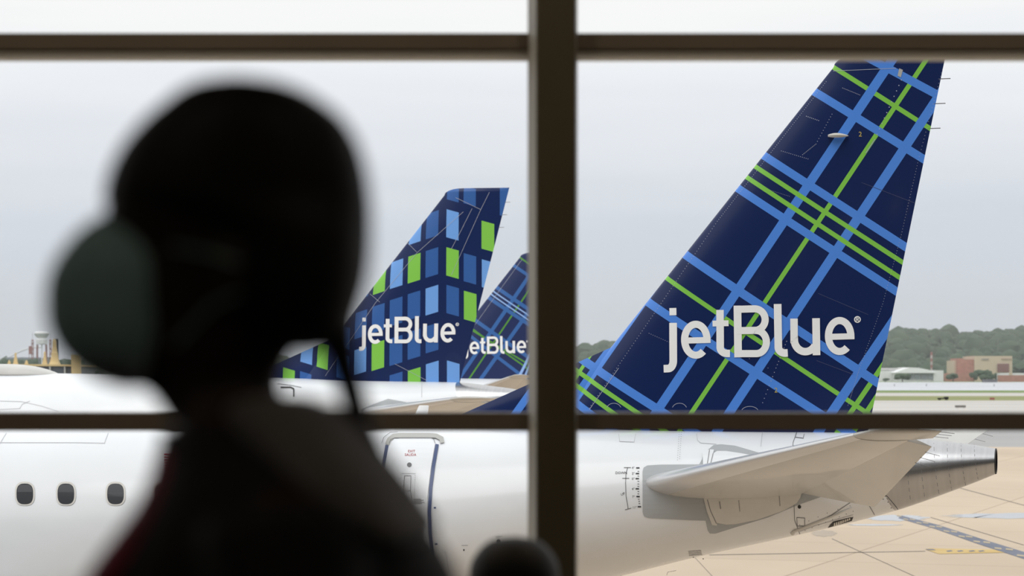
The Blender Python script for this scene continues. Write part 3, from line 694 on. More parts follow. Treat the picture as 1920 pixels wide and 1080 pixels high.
for nm, b_, lb in (('puddle', blob(1905, 967, 122, 5), 'long pale puddle at the right edge of the apron'), ('puddle', blob(1680, 971, 55, 5.5, sd_=2), 'pale puddle just under the tail cone'),
                   ('puddle', blob(1640, 984, 48, 1.6, sd_=1), 'thin puddle in front of the other two')):
    ground_decal(nm, b_, wetm, .008, lb, 'puddle', 'stuff' if False else None)
# dark-edged taxi line with yellow dashes
c0 = [(1690, 968), (1760, 987), (1840, 1014), (1960, 1052)]
dk = [(x, y-1.5-3.5*(i/3)) for i, (x, y) in enumerate(c0)]+[(x-6, y+3.5+3.5*(i/3)) for i, (x, y) in reversed(list(enumerate(c0)))]
tl = ground_decal('taxi_line', dk, bluep, .010, 'dark taxi line with yellow dashes slanting to the right edge', 'ground marking', None)
bm = bmesh.new()
for k in range(17):
    t = k/17*3; i = min(int(t), 2); f = t-i; x = c0[i][0]+(c0[i+1][0]-c0[i][0])*f; y = c0[i][1]+(c0[i+1][1]-c0[i][1])*f; hh = .8+.7*k/17; sx = 4.5+k*.16; oy = (1.4 if k % 2 else -1.4)*(1+k*.05)
    bm.faces.new([bm.verts.new((*(W(a, b, GY(b)).xy), .016)) for a, b in ((x-sx-4, y+oy-hh+.5), (x+sx-4, y+oy-hh+2), (x+sx-4, y+oy+hh+2), (x-sx-4, y+oy+hh+.5))])
fixn(bm); obj('dash', bm, dshp, tl, smooth=False)
hb = ground_decal('stand_marking', [(1735, 1030), (1742, 1028), (1862, 1030), (1884, 1036), (1760, 1038.5)], yelp, .011, 'flat yellow stand marking with dark signs on the apron', 'ground marking', None)
bm = bmesh.new()
for x in (1780, 1800, 1822, 1840):
    bm.faces.new([bm.verts.new((*(W(a, b, GY(b)).xy), .017)) for a, b in ((x-6, 1033.5), (x+3, 1032.3), (x+7, 1034), (x-3, 1035.3))])
bm.faces.new([bm.verts.new((*(W(a, b, GY(b)).xy), .017)) for a, b in ((1735, 1030), (1750, 1030.2), (1755, 1032.5), (1741, 1032.2))])
fixn(bm); obj('sign_mark', bm, bluep, hb, smooth=False)
stn = ground_mat('dark_apron_stain', (.34, .29, .24), (.42, .35, .28), (.3, .3, 1))
ground_decal('apron_stain', blob(1545, 1000, 22, 6, sd_=1), stn, .006)
dkj = ground_mat('dark_joint_filler', (.12, .10, .09), (.17, .15, .13), (.3, .3, 1))
for a, b in (((1300, 1042), (1340, 1085)), ((1560, 1010), (1725, 1085)), ((1745, 970), (1920, 1022)), ((1800, 915), (1930, 950)), ((1330, 1040.4), (1735, 1033.4))):
    n_ = 1.0; ground_decal('expansion_joint', [(a[0], a[1]-.5), (b[0], b[1]-.5), (b[0], b[1]+.5), (a[0], a[1]+.5)], dkj, .007)

# ------------------------------------------------------------------ far bank: wooded hills, buildings
Hs = interp([-2600, -900, -560, -300, -140, 60, 130, 300, 470, 540, 600, 640, 700, 790, 1500, 2600], [24, 20, 22, 27, 30, 38, 48, 52, 62, 66, 69, 64, 67, 70, 50, 30])
def terrain(x, y):
    t = min(max((y-2420)/1000, 0), 1); t = t*t*(3-2*t); return (float(Hs(x/ (y/3400)))-9)*t*(1+.05*noise.noise(Vector((x*.01, y*.01, 0))))
bm = bmesh.new(); gx = 90; gy = 14; G = [[bm.verts.new((-2700+5400*i/gx, 2380+1500*j/gy, terrain(-2700+5400*i/gx, 2380+1500*j/gy))) for i in range(gx+1)] for j in range(gy+1)]
for j in range(gy):
    for i in range(gx): bm.faces.new([G[j][i], G[j][i+1], G[j+1][i+1], G[j+1][i]])
tag(obj('hill', bm, ground_mat('wooded_ground', (.05, .085, .04), (.08, .11, .05), (.01, .01, 1))), kind='structure')
folm = ground_mat('tree_foliage', (.028, .055, .028), (.075, .105, .055), (.02, .02, .02), .9)
bm = bmesh.new(); tmp = bmesh.new(); bmesh.ops.create_icosphere(tmp, subdivisions=2, radius=1); base = [v.co.copy() for v in tmp.verts]; fcs = [[v.index for v in f.verts] for f in tmp.faces]; tmp.free()
def crown_at(bm, x, y, z, r, h, amp=.3):
    s = Vector((random.uniform(0, 50), random.uniform(0, 50), random.uniform(0, 50)))
    vs = [bm.verts.new((x+c.x*r*k, y+c.y*r*k, z+c.z*h*k)) for c in base for k in (1+amp*noise.noise(c*2.1+s),)]
    for f in fcs: bm.faces.new([vs[i] for i in f])
for n_t in range(5200):
    y = 2440+1100*random.random()**.8; px = random.uniform(-60, 2100) if n_t < 3600 else random.choice((random.uniform(-1300, -60), random.uniform(150, 480), random.uniform(1160, 1600), random.uniform(2100, 3300)))
    if n_t < 3600 and (150 < px < 480 or 1160 < px < 1600): continue
    x = (px-960)*y/F; r = random.uniform(5, 10)*(1 if random.random() < .85 else 1.5); crown_at(bm, x, y, terrain(x, y)+r*.35, r, r*.95)
tag(obj('woodland', bm, folm), 'hazy green woodland covering the hills across the river', 'trees', kind='stuff')
tb = mat('tree_bark', (.06, .045, .03), .9)
def tree(px, py_top, Y, r, label, group='trees among the riverside buildings'):
    p = W(px, py_top, Y); t = empty('tree', (p.x, Y, 0)); tag(t, label, 'tree', group)
    bm = bmesh.new(); h = p.z
    for k in range(7): crown_at(bm, p.x+random.uniform(-.6, .6)*r, Y+random.uniform(-.5, .5)*r, h*random.uniform(.4, .78), r*.55, h*.26, .35)
    crown_at(bm, p.x, Y, h*.72, r*.6, h*.27)
    obj('crown', bm, folm, t, world=True); obj('trunk', tube(bmesh.new(), [(p.x, Y, 0), (p.x, Y, h*.5)], r*.08, 6), tb, t, world=True)
tree(1842, 694, 2235, 8, 'round dark tree in front of the tan building')
tree(1826, 698, 2205, 4, 'low dark tree left of the tan building door'); tree(1857, 699, 2200, 4, 'small dark tree right of the round one')
tree(1692, 700, 2150, 7, 'dark shrubby tree in front of the white hangar'); tree(1915, 680, 2500, 16, 'tall tree right of the tan building')
tree(1787, 700, 2240, 7, 'low tree left of the red brick building'); tree(1660, 709, 2090, 3.5, 'little bush on the river bank left of the hangar')
tree(1779, 682, 2600, 13, 'tall tree behind the gap between hangar and brick building'); tree(1868, 700, 2255, 3.5, 'small tree by the brown hangar door')
# hangar
def wbox(name, px0, px1, pyt, Y, dep, m, parent, pyb=None, z0=0):
    a = W(px0, pyt, Y); b = W(px1, pyt, Y); zl = z0 if pyb is None else W(px0, pyb, Y).z
    return bxo(name, (a.x, b.x, Y, Y+dep, zl, a.z), m, parent, world=True)
Mw = mat('white_metal_cladding', (.72, .73, .74), .5, vary=((.2, .2, .02), .08)); Mg = mat('dark_hangar_glass', (.25, .28, .32), .3); Mr = mat('white_roof', (.80, .81, .83), .5)
h = empty('aircraft_hangar', (W(1700, 700, 2280).x, 2280, 0)); tag(h, 'long white hangar with glazed doors across the river', 'building')
wbox('wall', 1680, 1752, 698, 2280, 60, Mw, h); wbox('side_wing', 1750, 1769, 694.5, 2278, 60, Mw, h); wbox('side_wing', 1632, 1682, 695, 2300, 60, Mw, h)
bm = bmesh.new(); Y = 2275; prof = [(1679, 698.5), (1690, 694), (1706, 689), (1722, 689.5), (1740, 693), (1753, 698.5)]
loft(bm, [[W(x, y, Y) for x, y in prof]+[W(1753, 699.5, Y), W(1679, 699.5, Y)], [W(x, y, Y)+Vector((0, 70, 0)) for x, y in prof]+[W(1753, 699.5, Y)+Vector((0, 70, 0)), W(1679, 699.5, Y)+Vector((0, 70, 0))]]); obj('roof', fixn(bm), Mr, h, world=True, smooth=False)
wbox('roof', 1630, 1700, 690, 2310, 60, mat('grey_flat_roof', (.50, .50, .49), .6), h, 694)
for x0 in (1703, 1715.5, 1728, 1740.5): wbox('hangar_door', x0-1, x0+10, 700, 2279, 1, Mg, h, 711)
m_ = empty('radio_mast', (W(1746.5, 700, 2350).x, 2350, 0)); tag(m_, 'thin red and white mast rising behind the hangar', 'mast')
Mrd = mat('mast_red', (.26, .10, .085), .7)
for k in range(6):
    a = W(1746.5, 660+k*6, 2350); b = W(1746.5, 666+k*6, 2350); obj('mast_section', tube(bmesh.new(), [b, a], 1.1, 6), Mrd if k % 2 == 0 else mat('faded_mast_white', (.42, .36, .34), .7), m_, world=True)
obj('mast_base', tube(bmesh.new(), [W(1746.5, 696, 2350), (W(1746.5, 0, 2350).x, 2350, 0)], 1.2, 6), Mrd, m_, world=True)
Mbk = mat('red_brick', (.42, .20, .15), .8, vary=((.3, .3, .6), .2)); Mtn = mat('tan_cladding', (.55, .45, .33), .7, vary=((.1, .1, .1), .05)); Mbr = mat('brown_door', (.20, .09, .08), .6)
b = empty('brick_building', (W(1808, 700, 2330).x, 2330, 0)); tag(b, 'red brick block with a pale stair strip beside the tan building', 'building')
wbox('wall', 1795, 1826, 674, 2322, 40, Mbk, b); wbox('parapet', 1795, 1808, 672, 2331, 38, Mbk, b, 674); wbox('corner_strip', 1789, 1795, 676, 2329, 40, Mtn, b); wbox('pale_strip', 1805, 1808, 675, 2329, 1, Mtn, b)
wbox('low_wing', 1772, 1818, 700, 2312, 8, Mbk, b)
b = empty('tan_building', (W(1860, 700, 2300).x, 2300, 0)); tag(b, 'large windowless tan building with a big brown door', 'building')
wbox('wall', 1827, 1898, 667.5, 2320, 60, Mtn, b); wbox('brown_door', 1870.5, 1892, 682, 2318, 1.5, Mbr, b, 698); wbox('wall_lettering', 1841, 1854, 672.5, 2319, .6, mat('grey_sign', (.28, .27, .25), .6), b, 674.5); wbox('wall_lettering', 1878, 1897, 671.5, 2319, .6, mat('tan_sign', (.42, .31, .24), .6), b, 674)
for x, l_ in ((1883, 'white parked vehicles below the brown door'), (1912, 'white low shed at the right edge of the far bank')):
    o = wbox('low_shed', x-9, x+9, 699.5, 2240, 12, Mw, None); tag(o, l_, 'shed')
o = wbox('brick_wall', 1872, 1960, 703.5, 2210, 4, Mbk, None); tag(o, 'low red wall along the far river bank', 'wall')
o = wbox('dock', 1845, 1870, 711.2, 2060, 8, mat('dock_grey', (.12, .12, .13), .8), None); tag(o, 'dark little dock at the water edge', 'dock')
for x, l_ in ((1677, 'left channel marker in the river'), (1737, 'middle channel marker in the river'), (1864, 'dark post standing in the river')):
    Yb = GY(724); o = obj('channel_marker', tube(bmesh.new(), [W(x, 724, Yb), W(x, 719.5, Yb)], [.28, .12], 6), M['line']); tag(o, l_, 'marker')
# things on the airfield
def sign(name, px0, px1, pyt, pyb, m, label, cat):
    Y = GY(pyb); t = empty(name, (W((px0+px1)/2, pyb, Y).x, Y, 0)); tag(t, label, cat)
    a = W(px0, pyt, Y); b = W(px1, pyb, Y); hgt = a.z; bxp = bxo('panel', (a.x, b.x, Y, Y+.3, hgt*.25, hgt), m, t, world=True)
    for x in (a.x+.2*(b.x-a.x), b.x-.2*(b.x-a.x)): obj('post', tube(bmesh.new(), [(x, Y+.15, 0), (x, Y+.15, hgt*.3)], .05, 6), M['line'], t, world=True)
sign('airfield_sign', 1791, 1811, 760, 765.5, mat('sign_back_grey', (.16, .15, .14), .7), 'grey airfield sign seen from behind on the pavement', 'sign')
sign('airfield_sign', 1856, 1865, 745.5, 751, mat('sign_back_red', (.28, .10, .08), .7), 'small reddish airfield sign in the dry grass', 'sign')
Yv = GY(750); t = empty('utility_cart', (W(1768, 750, Yv).x, Yv, 0)); tag(t, 'black low cart standing on the dry grass strip', 'vehicle')
a = W(1759, 746, Yv); b = W(1779, 750, Yv); bxo('cart_body', (a.x, b.x, Yv, Yv+1.5, .25, a.z), M['black'], t, .06, True); bxo('cart_hood', (W(1771, 0, Yv).x, b.x, Yv+.1, Yv+1.4, a.z, W(0, 744, Yv).z), M['black'], t, .06, True)
for x in (a.x+.5, b.x-.5):
    for dy in (0, 1.5): bm = bmesh.new(); tube(bm, [(x, Yv+dy-.08, .28), (x, Yv+dy+.08, .28)], .28, 14); obj('wheel', bm, M['tyre'], t, world=True)

# ------------------------------------------------------------------ far left: water tower, arch bridge, yellow steel roof
Y = 2500; wt = empty('water_tower', (W(79, 700, Y).x, Y, 0)); tag(wt, 'white mushroom shaped water tower on legs', 'water tower')
cx = W(78.5, 0, Y).x; Z = lambda py, Y=Y: W(0, py, Y).z
bm = bmesh.new(); lathe(bm, [(.5, Z(621)), (5, Z(621.4)), (7.8, Z(623.5)), (8.2, Z(625.5)), (7.2, Z(629)), (5.2, Z(633)), (5.0, Z(634)), (6.2, Z(637)), (6.0, Z(645)), (1, Z(646))], cx, Y, 28); obj('tank', bm, Mw, wt, world=True)
for dx, dy in ((-4.6, -3), (4.6, -3), (-4.6, 3), (4.6, 3)): obj('leg', tube(bmesh.new(), [(cx+dx, Y+dy, Z(646)), (cx+dx*1.15, Y+dy, 0)], .55, 6), Mrd, wt, world=True)
obj('riser', tube(bmesh.new(), [(cx, Y, Z(646)), (cx, Y, 0)], .6, 8), Mw, wt, world=True)
for px, yt, l_ in ((61, 640, 'red lattice mast left of the water tower'), (95, 640, 'red lattice mast right of the water tower')):
    x = W(px, 0, 2450).x; ms = empty('lattice_mast', (x, 2450, 0)); tag(ms, l_, 'mast', None)
    bm = bmesh.new(); zt_ = Z(yt, 2450)
    for dx in (-1.1, 1.1):
        for dy in (-1.1, 1.1): tube(bm, [(x+dx, 2450+dy, 0), (x+dx*.7, 2450+dy*.7, zt_)], .28, 4)
    n_ = 8
    for k in range(n_):
        for dy in (-1, 1): tube(bm, [(x-1*(1 if k % 2 else -1), 2450+dy, zt_*k/n_), (x+1*(1 if k % 2 else -1), 2450+dy, zt_*(k+1)/n_)], .18, 4)
    obj('lattice', bm, Mrd, ms, world=True); obj('beacon', lathe(bmesh.new(), [(.2, zt_), (1.2, zt_+.6), (1.2, zt_+1.4), (.2, zt_+2)], x, 2450, 10), Mrd, ms, world=True)
    obj('aerial', tube(bmesh.new(), [(x, 2450, zt_), (x, 2450, zt_+9)], .14, 4), M['line'], ms, world=True)
x = W(57, 0, 2440).x; pl = obj('sign_gantry', box(bmesh.new(), x-1.7, x+1.7, 2440, 2442, Z(664, 2440), Z(649, 2440)), Mrd, None, False)
box_l = bmesh.new(); box_l.from_mesh(pl.data)
for dx in (-1.4, 1.4): tube(box_l, [(x+dx, 2441, 0), (x+dx, 2441, Z(663, 2440))], .25, 5)
box_l.to_mesh(pl.data); box_l.free(); tag(pl, 'dark red framed gantry box left of the water tower', 'gantry')
br = empty('arch_bridge', (W(45, 0, 2700).x, 2700, 0)); tag(br, 'pale low arch roof rising behind the yellow roof', 'bridge')
bm = bmesh.new(); tube(bm, [W(14+64*t, 671-20*math.sin(PI*t*.55), 2700) for t in [k/14 for k in range(15)]], 1.0, 6); obj('arch', bm, Mw, br, world=True)
bm = bmesh.new(); a = W(10, 670, 2700); b = W(78, 673, 2700); box(bm, a.x, b.x, 2698, 2706, b.z, a.z); obj('deck', bm, Mg, br, world=True, smooth=False)
bm = bmesh.new()
for k in range(6): tube(bm, [(a.x+(b.x-a.x)*(k+.5)/6, 2702, 0), (a.x+(b.x-a.x)*(k+.5)/6, 2702, b.z)], .8, 6)
obj('pier', bm, Mg, br, world=True)
My = mat('yellow_painted_steel', (.60, .46, .235), .55, vary=((1, 1, 1), .12)); Mgl = mat('dim_terminal_glass', (.10, .11, .12), .25)
Y = 330; yb = empty('terminal_wing', (W(60, 700, Y).x, Y, 0)); tag(yb, 'yellow steel terminal roof with stepped finials beyond the second airliner', 'building')
wbox('roof_beam', -260, 150, 683, Y, 14, My, yb, 686.5); wbox('glass_wall', -260, 148, 686.5, Y+.4, 13, Mgl, yb)
for k in range(15): wbox('mullion', -250+k*28+6, -250+k*28+9, 686.5, Y+.1, .3, M['rail'], yb, 704)
wbox('corner_column', 134, 150, 664, Y-1, 1.2, My, yb)
for fx, ft, fb_, wd in ((25, 661, 684, 5), (80, 659, 684, 5), (99, 635, 684, 9.5), (-60, 640, 684, 9)):
    p = W(fx, ft, Y); q_ = W(fx, fb_, Y); hgt = p.z-q_.z; s_ = wd*Y/F; bm = bmesh.new()
    bm2 = [(s_*1.05, 0), (s_*.8, hgt*.12), (s_*.62, hgt*.3), (s_*.55, hgt*.42), (s_*.55, hgt*.46), (s_*.45, hgt*.5), (s_*.40, hgt*.66), (s_*.34, hgt*.68), (s_*.33, hgt*.9), (s_*.2, hgt)]
    loft(bm, [[(p.x+r*a, Y+1.5+r*b, q_.z+z) for a, b in ((-1, -1), (1, -1), (1, 1), (-1, 1))] for r, z in bm2]); obj('finial', fixn(bm), My, yb, world=True, smooth=False)
for fx in (14.5, 47): p = W(fx, 675, Y); q_ = W(fx, 684, Y); obj('roof_cap', lathe(bmesh.new(), [(.28, q_.z), (.2, q_.z+.35), (.06, p.z)], p.x, Y+1, 8), My, yb, world=True)
o = wbox('dark_stack', 103, 108.5, 635, 420, 1, mat('dark_stack', (.07, .07, .075), .7), None); tag(o, 'dark square stack behind the tallest yellow finial', 'chimney')
for k_, px in enumerate((10, 34, 58, 120, 136)): tree(px, 672+(k_ % 2)*3, 2330, 7, ('dark low tree at the far left edge', 'dark tree under the pale arch', 'dark tree left below the water tower', 'dark tree right of the tallest finial', 'dark tree beside the yellow corner column')[k_], 'trees behind the yellow roof')

# ------------------------------------------------------------------ haze over the river valley
bm = bmesh.new(); box(bm, -4000, 4000, 900, 4200, -1, 130); hz = obj('haze', bm, bpy.data.materials.new('valley_haze'), smooth=False); hm = hz.data.materials[0]; hm.use_nodes = True
t = hm.node_tree; t.nodes.clear(); vs_ = t.nodes.new('ShaderNodeVolumeScatter'); vs_.inputs['Color'].default_value = (.93, .96, 1, 1); vs_.inputs['Density'].default_value = .00012; vs_.inputs['Anisotropy'].default_value = .2
mo = t.nodes.new('ShaderNodeOutputMaterial'); t.links.new(vs_.outputs[0], mo.inputs['Volume']); tag(hz, 'thin grey haze over the far river bank', 'haze', kind='stuff')

# ------------------------------------------------------------------ the terminal hall
FZ = 5.2; CZ = 10.2; YW = 9.0      # floor, ceiling, window wall
Mfl = mat('dark_hall_carpet', (.035, .033, .032), .9, vary=((4, 4, 4), .3)); Mwl = mat('hall_wall_paint', (.10, .095, .085), .8, vary=((1, 1, 1), .1)); Mce = mat('hall_ceiling', (.10, .098, .092), .9, vary=((1, 1, 1), .1))
for nm, d, m in (('floor', (-14, 14, -8, YW+.3, FZ-.3, FZ), Mfl), ('ceiling', (-14, 14, -8, YW+.3, CZ, CZ+.3), Mce), ('wall_back', (-14, 14, -8.3, -8, FZ, CZ), Mwl), ('wall_left', (-14.3, -14, -8, YW+.3, FZ, CZ), Mwl), ('wall_right', (14, 14.3, -8, YW+.3, FZ, CZ), Mwl)):
    tag(bxo(nm, d, m), kind='structure')
Mfc = mat('terminal_facade', (.09, .09, .09), .35, vary=((.3, .3, .3), .2))
for nm, d in (('wall_facade_left', (-70, -14.3, YW, YW+.4, 0, 21)), ('wall_facade_right', (14.3, 70, YW, YW+.4, 0, 21)), ('wall_facade_lower', (-14.3, 14.3, YW-.2, YW+.3, 0, FZ-.3)), ('wall_facade_upper', (-14.3, 14.3, YW-.2, YW+.3, CZ+.3, 21)), ('ceiling_roof', (-70, 70, -30, YW+.4, 21, 21.3))):
    tag(bxo(nm, d, Mfc), kind='structure')
Mlp = bpy.data.materials.new('fill_lamp_glow'); Mlp.use_nodes = True; Mlp.node_tree.nodes['Principled BSDF'].inputs['Emission Color'].default_value = (1, .82, .6, 1); Mlp.node_tree.nodes['Principled BSDF'].inputs['Emission Strength'].default_value = 3
for k_, lx in enumerate((-7.5, -4.5, -1.5, 1.5, 4.5, 7.5)):  # unseen fill lamps, added to brighten the window bars
    lt = empty('fill_lamp', (lx, 6.6, CZ-.12)); tag(lt, ('leftmost added fill lamp of the six along the window', 'second added fill lamp from the left along the window', 'added fill lamp just left of the central mullion', 'added fill lamp just right of the central mullion', 'second added fill lamp from the right along the window', 'rightmost added fill lamp of the six along the window')[k_], 'lamp', 'added fill lamps along the window')
    bm = bmesh.new(); box(bm, -.34, .34, -.34, .34, 0, .12); obj('housing', bm, Mce, lt, smooth=False); bm = bmesh.new(); box(bm, -.3, .3, -.3, .3, -.02, 0); obj('diffuser', bm, Mlp, lt, smooth=False)
    ld = bpy.data.lights.new('fill_light', 'AREA'); ld.shape = 'SQUARE'; ld.size = .55; ld.energy = 16; ld.color = (1, .80, .58); lo = bpy.data.objects.new('fill_light', ld); C.objects.link(lo); lo.parent = lt; lo.location = (0, 0, -.04); lo.rotation_euler = (math.radians(35), 0, 0)
for k_, lx in enumerate((-7.5, -2.5, 2.5, 7.5)):  # second unseen row, added as fill for the person and mask
    lt = empty('fill_lamp', (lx, 0.0, CZ-.12)); tag(lt, ('leftmost added fill lamp in the row behind the viewer', 'left middle added fill lamp in the row behind the viewer', 'right middle added fill lamp in the row behind the viewer', 'rightmost added fill lamp in the row behind the viewer')[k_], 'lamp', 'added fill lamps deeper in the hall')
    bm = bmesh.new(); box(bm, -.34, .34, -.34, .34, 0, .12); obj('housing', bm, Mce, lt, smooth=False); bm = bmesh.new(); box(bm, -.3, .3, -.3, .3, -.02, 0); obj('diffuser', bm, Mlp, lt, smooth=False)
    ld = bpy.data.lights.new('fill_light', 'AREA'); ld.shape = 'SQUARE'; ld.size = .55; ld.energy = 6.5; ld.color = (1, .86, .7); lo = bpy.data.objects.new('fill_light', ld); C.objects.link(lo); lo.parent = lt; lo.location = (0, 0, -.04); lo.rotation_euler = (math.radians(20), 0, 0)
Mfr = mat('bronze_window_frame', (.23, .19, .145), .45, coat=.1, vary=((3, 3, 3), .08)); Mfr2 = mat('bronze_mullion', (.115, .098, .06), .5, vary=((3, 3, 3), .08)); Mlit = mat('painted_lit_edge', (.52, .50, .44), .55)
def hz_bar(n, pyt, pyb, pys=None):
    zt_ = W(0, pyt, YW).z; zb_ = W(0, pyb, YW).z; bm = bmesh.new(); box(bm, -14, 14, YW, YW+.17, zb_, zt_); bmesh.ops.bevel(bm, geom=bm.edges[:], offset=.003, segments=2, affect='EDGES')
    o = tag(obj('trim_%d' % n, bm, Mfr), kind='structure')
    return o
hz_bar(1, 62, 93); hz_bar(2, 774, 808)
zlo = W(0, 808, YW).z
for n, z in ((3, FZ+.06), (4, 9.4)):
    tag(bxo('trim_%d' % n, (-14, 14, YW, YW+.17, z-.05, z+.05), Mfr), kind='structure')
# pale strip under the upper bar: its lit underside put into the colour
tag(bxo('trim_5', (-14, 14, YW+.01, YW+.19, W(0, 103, YW).z, W(0, 93.2, YW).z), Mlit, bevel=.004), kind='structure')
xa, xb = W(1006, 0, YW-.12).x, W(1079, 0, YW-.12).x; xl, xr = W(990, 0, YW).x, W(1083, 0, YW).x
for k in range(-6, 6):
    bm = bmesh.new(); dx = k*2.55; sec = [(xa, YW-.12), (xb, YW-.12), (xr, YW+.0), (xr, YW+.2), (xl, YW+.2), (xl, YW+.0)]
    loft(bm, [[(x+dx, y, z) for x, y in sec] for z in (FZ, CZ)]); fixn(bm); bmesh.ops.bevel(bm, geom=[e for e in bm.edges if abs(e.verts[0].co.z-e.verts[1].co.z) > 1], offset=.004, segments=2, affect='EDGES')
    o = obj('trim_%d' % (20+k), bm, [Mfr2, Mlit], smooth=False)
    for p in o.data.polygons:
        if p.normal.x < -.5 and p.center.y < YW+.05: p.material_index = 1  # left faces painted pale: the light falling on them, as colour
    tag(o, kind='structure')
gm = bpy.data.materials.new('window_glass'); gm.use_nodes = True; t = gm.node_tree; t.nodes.clear(); tr = t.nodes.new('ShaderNodeBsdfTransparent'); tr.inputs[0].default_value = (.965, .975, .97, 1)
gl = t.nodes.new('ShaderNodeBsdfGlossy'); gl.inputs['Roughness'].default_value = .02; fr_ = t.nodes.new('ShaderNodeFresnel'); fr_.inputs[0].default_value = 1.45
mxs = t.nodes.new('ShaderNodeMixShader'); mo = t.nodes.new('ShaderNodeOutputMaterial'); t.links.new(fr_.outputs[0], mxs.inputs[0]); t.links.new(tr.outputs[0], mxs.inputs[1]); t.links.new(gl.outputs[0], mxs.inputs[2]); t.links.new(mxs.outputs[0], mo.inputs[0])
n = 1
for k in range(-6, 5):
    for z0, z1 in ((FZ+.1, zlo), (W(0, 774, YW).z, W(0, 100, YW).z), (W(0, 62, YW).z, 9.35)):
        x0 = xr+k*2.55-.01; x1 = xl+(k+1)*2.55+.01; bm = bmesh.new(); box(bm, x0, x1, YW+.09, YW+.096, z0, z1); 
        # one sheet is enough for the thin pane shader
        bm.faces.ensure_lookup_table(); bmesh.ops.delete(bm, geom=[f for f in bm.faces if f.calc_center_median().y > YW+.095 or abs(f.calc_center_median().y-(YW+.093)) < .001], context='FACES')
        tag(obj('window_%d' % n, bm, gm, smooth=False), kind='structure'); n += 1
# ------------------------------------------------------------------ people
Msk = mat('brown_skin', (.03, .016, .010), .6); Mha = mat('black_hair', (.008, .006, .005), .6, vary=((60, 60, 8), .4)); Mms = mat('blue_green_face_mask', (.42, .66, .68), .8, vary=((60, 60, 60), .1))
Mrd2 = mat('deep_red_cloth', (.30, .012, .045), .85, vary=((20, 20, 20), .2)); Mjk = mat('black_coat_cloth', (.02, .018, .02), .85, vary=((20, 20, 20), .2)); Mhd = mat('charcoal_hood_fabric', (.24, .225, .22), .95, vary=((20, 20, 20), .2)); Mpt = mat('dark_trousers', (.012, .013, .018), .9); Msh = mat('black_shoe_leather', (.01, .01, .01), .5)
def slices_bm(sl, n=32, yc=0.0, e=2.2):
    """sl: (z, x_front, x_back, half_width)"""
    bm = bmesh.new(); rings = []
    for z, a, b, w_ in sl:
        c = (a+b)/2; r = abs(b-a)/2; ring = []
        for k in range(n):
            t = 2*PI*k/n; cx, sy = math.cos(t), math.sin(t)
            ring.append((c+r*math.copysign(abs(cx)**(2/e), cx), yc+w_*math.copysign(abs(sy)**(2/e), sy), z))
        rings.append(ring)
    loft(bm, rings); return fixn(bm)
def resample(sl, step):
    sl = sorted(sl); z = [s[0] for s in sl]; fs = [interp(z, [s[i] for s in sl]) for i in (1, 2, 3)]
    n = max(2, int((z[-1]-z[0])/step)); return [(z[0]+(z[-1]-z[0])*k/n, *(float(f(z[0]+(z[-1]-z[0])*k/n)) for f in fs)) for k in range(n+1)]
def skin_bm(nodes, edges, root, sub=2):
    me = bpy.data.meshes.new('s'); names = list(nodes); me.from_pydata([nodes[k][0] for k in names], [(names.index(a), names.index(b)) for a, b in edges], [])
    o = bpy.data.objects.new('s', me); C.objects.link(o); o.modifiers.new('k', 'SKIN'); sv = me.skin_vertices[0].data
    for k, nm in enumerate(names): r = nodes[nm][1]; sv[k].radius = r if isinstance(r, tuple) else (r, r); sv[k].use_root = (nm == root)
    s = o.modifiers.new('b', 'SUBSURF'); s.levels = sub; s.render_levels = sub
    dg = bpy.context.evaluated_depsgraph_get(); out = bpy.data.meshes.new_from_object(o.evaluated_get(dg)); bpy.data.objects.remove(o)
    bm = bmesh.new(); bm.from_mesh(out); bpy.data.meshes.remove(out); return bm
def fuse(bms, voxel, smooth=2):
    bm = merge(bms); me = bpy.data.meshes.new('f'); bm.to_mesh(me); bm.free(); o = bpy.data.objects.new('f', me); C.objects.link(o)
    r = o.modifiers.new('r', 'REMESH'); r.mode = 'VOXEL'; r.voxel_size = voxel
    if smooth: q = o.modifiers.new('q', 'SMOOTH'); q.iterations = smooth; q.factor = .5
    dg = bpy.context.evaluated_depsgraph_get(); out = bpy.data.meshes.new_from_object(o.evaluated_get(dg)); bpy.data.objects.remove(o); return out
def hand(nodes, edges, wrist, wx, side):
    """five fingers on a palm hanging down from the wrist; the palm faces the thigh"""
    w_ = Vector(wrist); pm = w_+Vector((-.005, 0, -.05)); k = wx+'palm'; nodes[k] = (pm, (.021, .036)); edges.append((wx, k))
    for i, (dx, ln) in enumerate(((-.030, .072), (-.010, .080), (.010, .074), (.028, .058))):
        b = pm+Vector((dx, 0, -.042)); c = b+Vector((dx*.15-.004, -side*.006, -ln*.5)); d = c+Vector((-.008, -side*.014, -ln*.45))
        for nm, p, r in (('a', b, .0095), ('b', c, .009), ('c', d, .0075)): nodes[k+str(i)+nm] = (p, r)
        edges += [(k, k+str(i)+'a'), (k+str(i)+'a', k+str(i)+'b'), (k+str(i)+'b', k+str(i)+'c')]
    b = pm+Vector((-.034, -side*.008, .012)); c = b+Vector((-.020, -side*.010, -.028)); d = c+Vector((-.004, -side*.008, -.030))
    for nm, p, r in (('t', b, .012), ('u', c, .010), ('v', d, .008)): nodes[k+nm] = (p, r)
    edges += [(k, k+'t'), (k+'t', k+'u'), (k+'u', k+'v')]
YP = 2.3; SP = YP/F
zx = lambda py: CAMZ+(HY-py)*SP-FZ          # height over the hall floor
xx_ = lambda px: (px-500)*SP                 # fore and aft from the body's axis
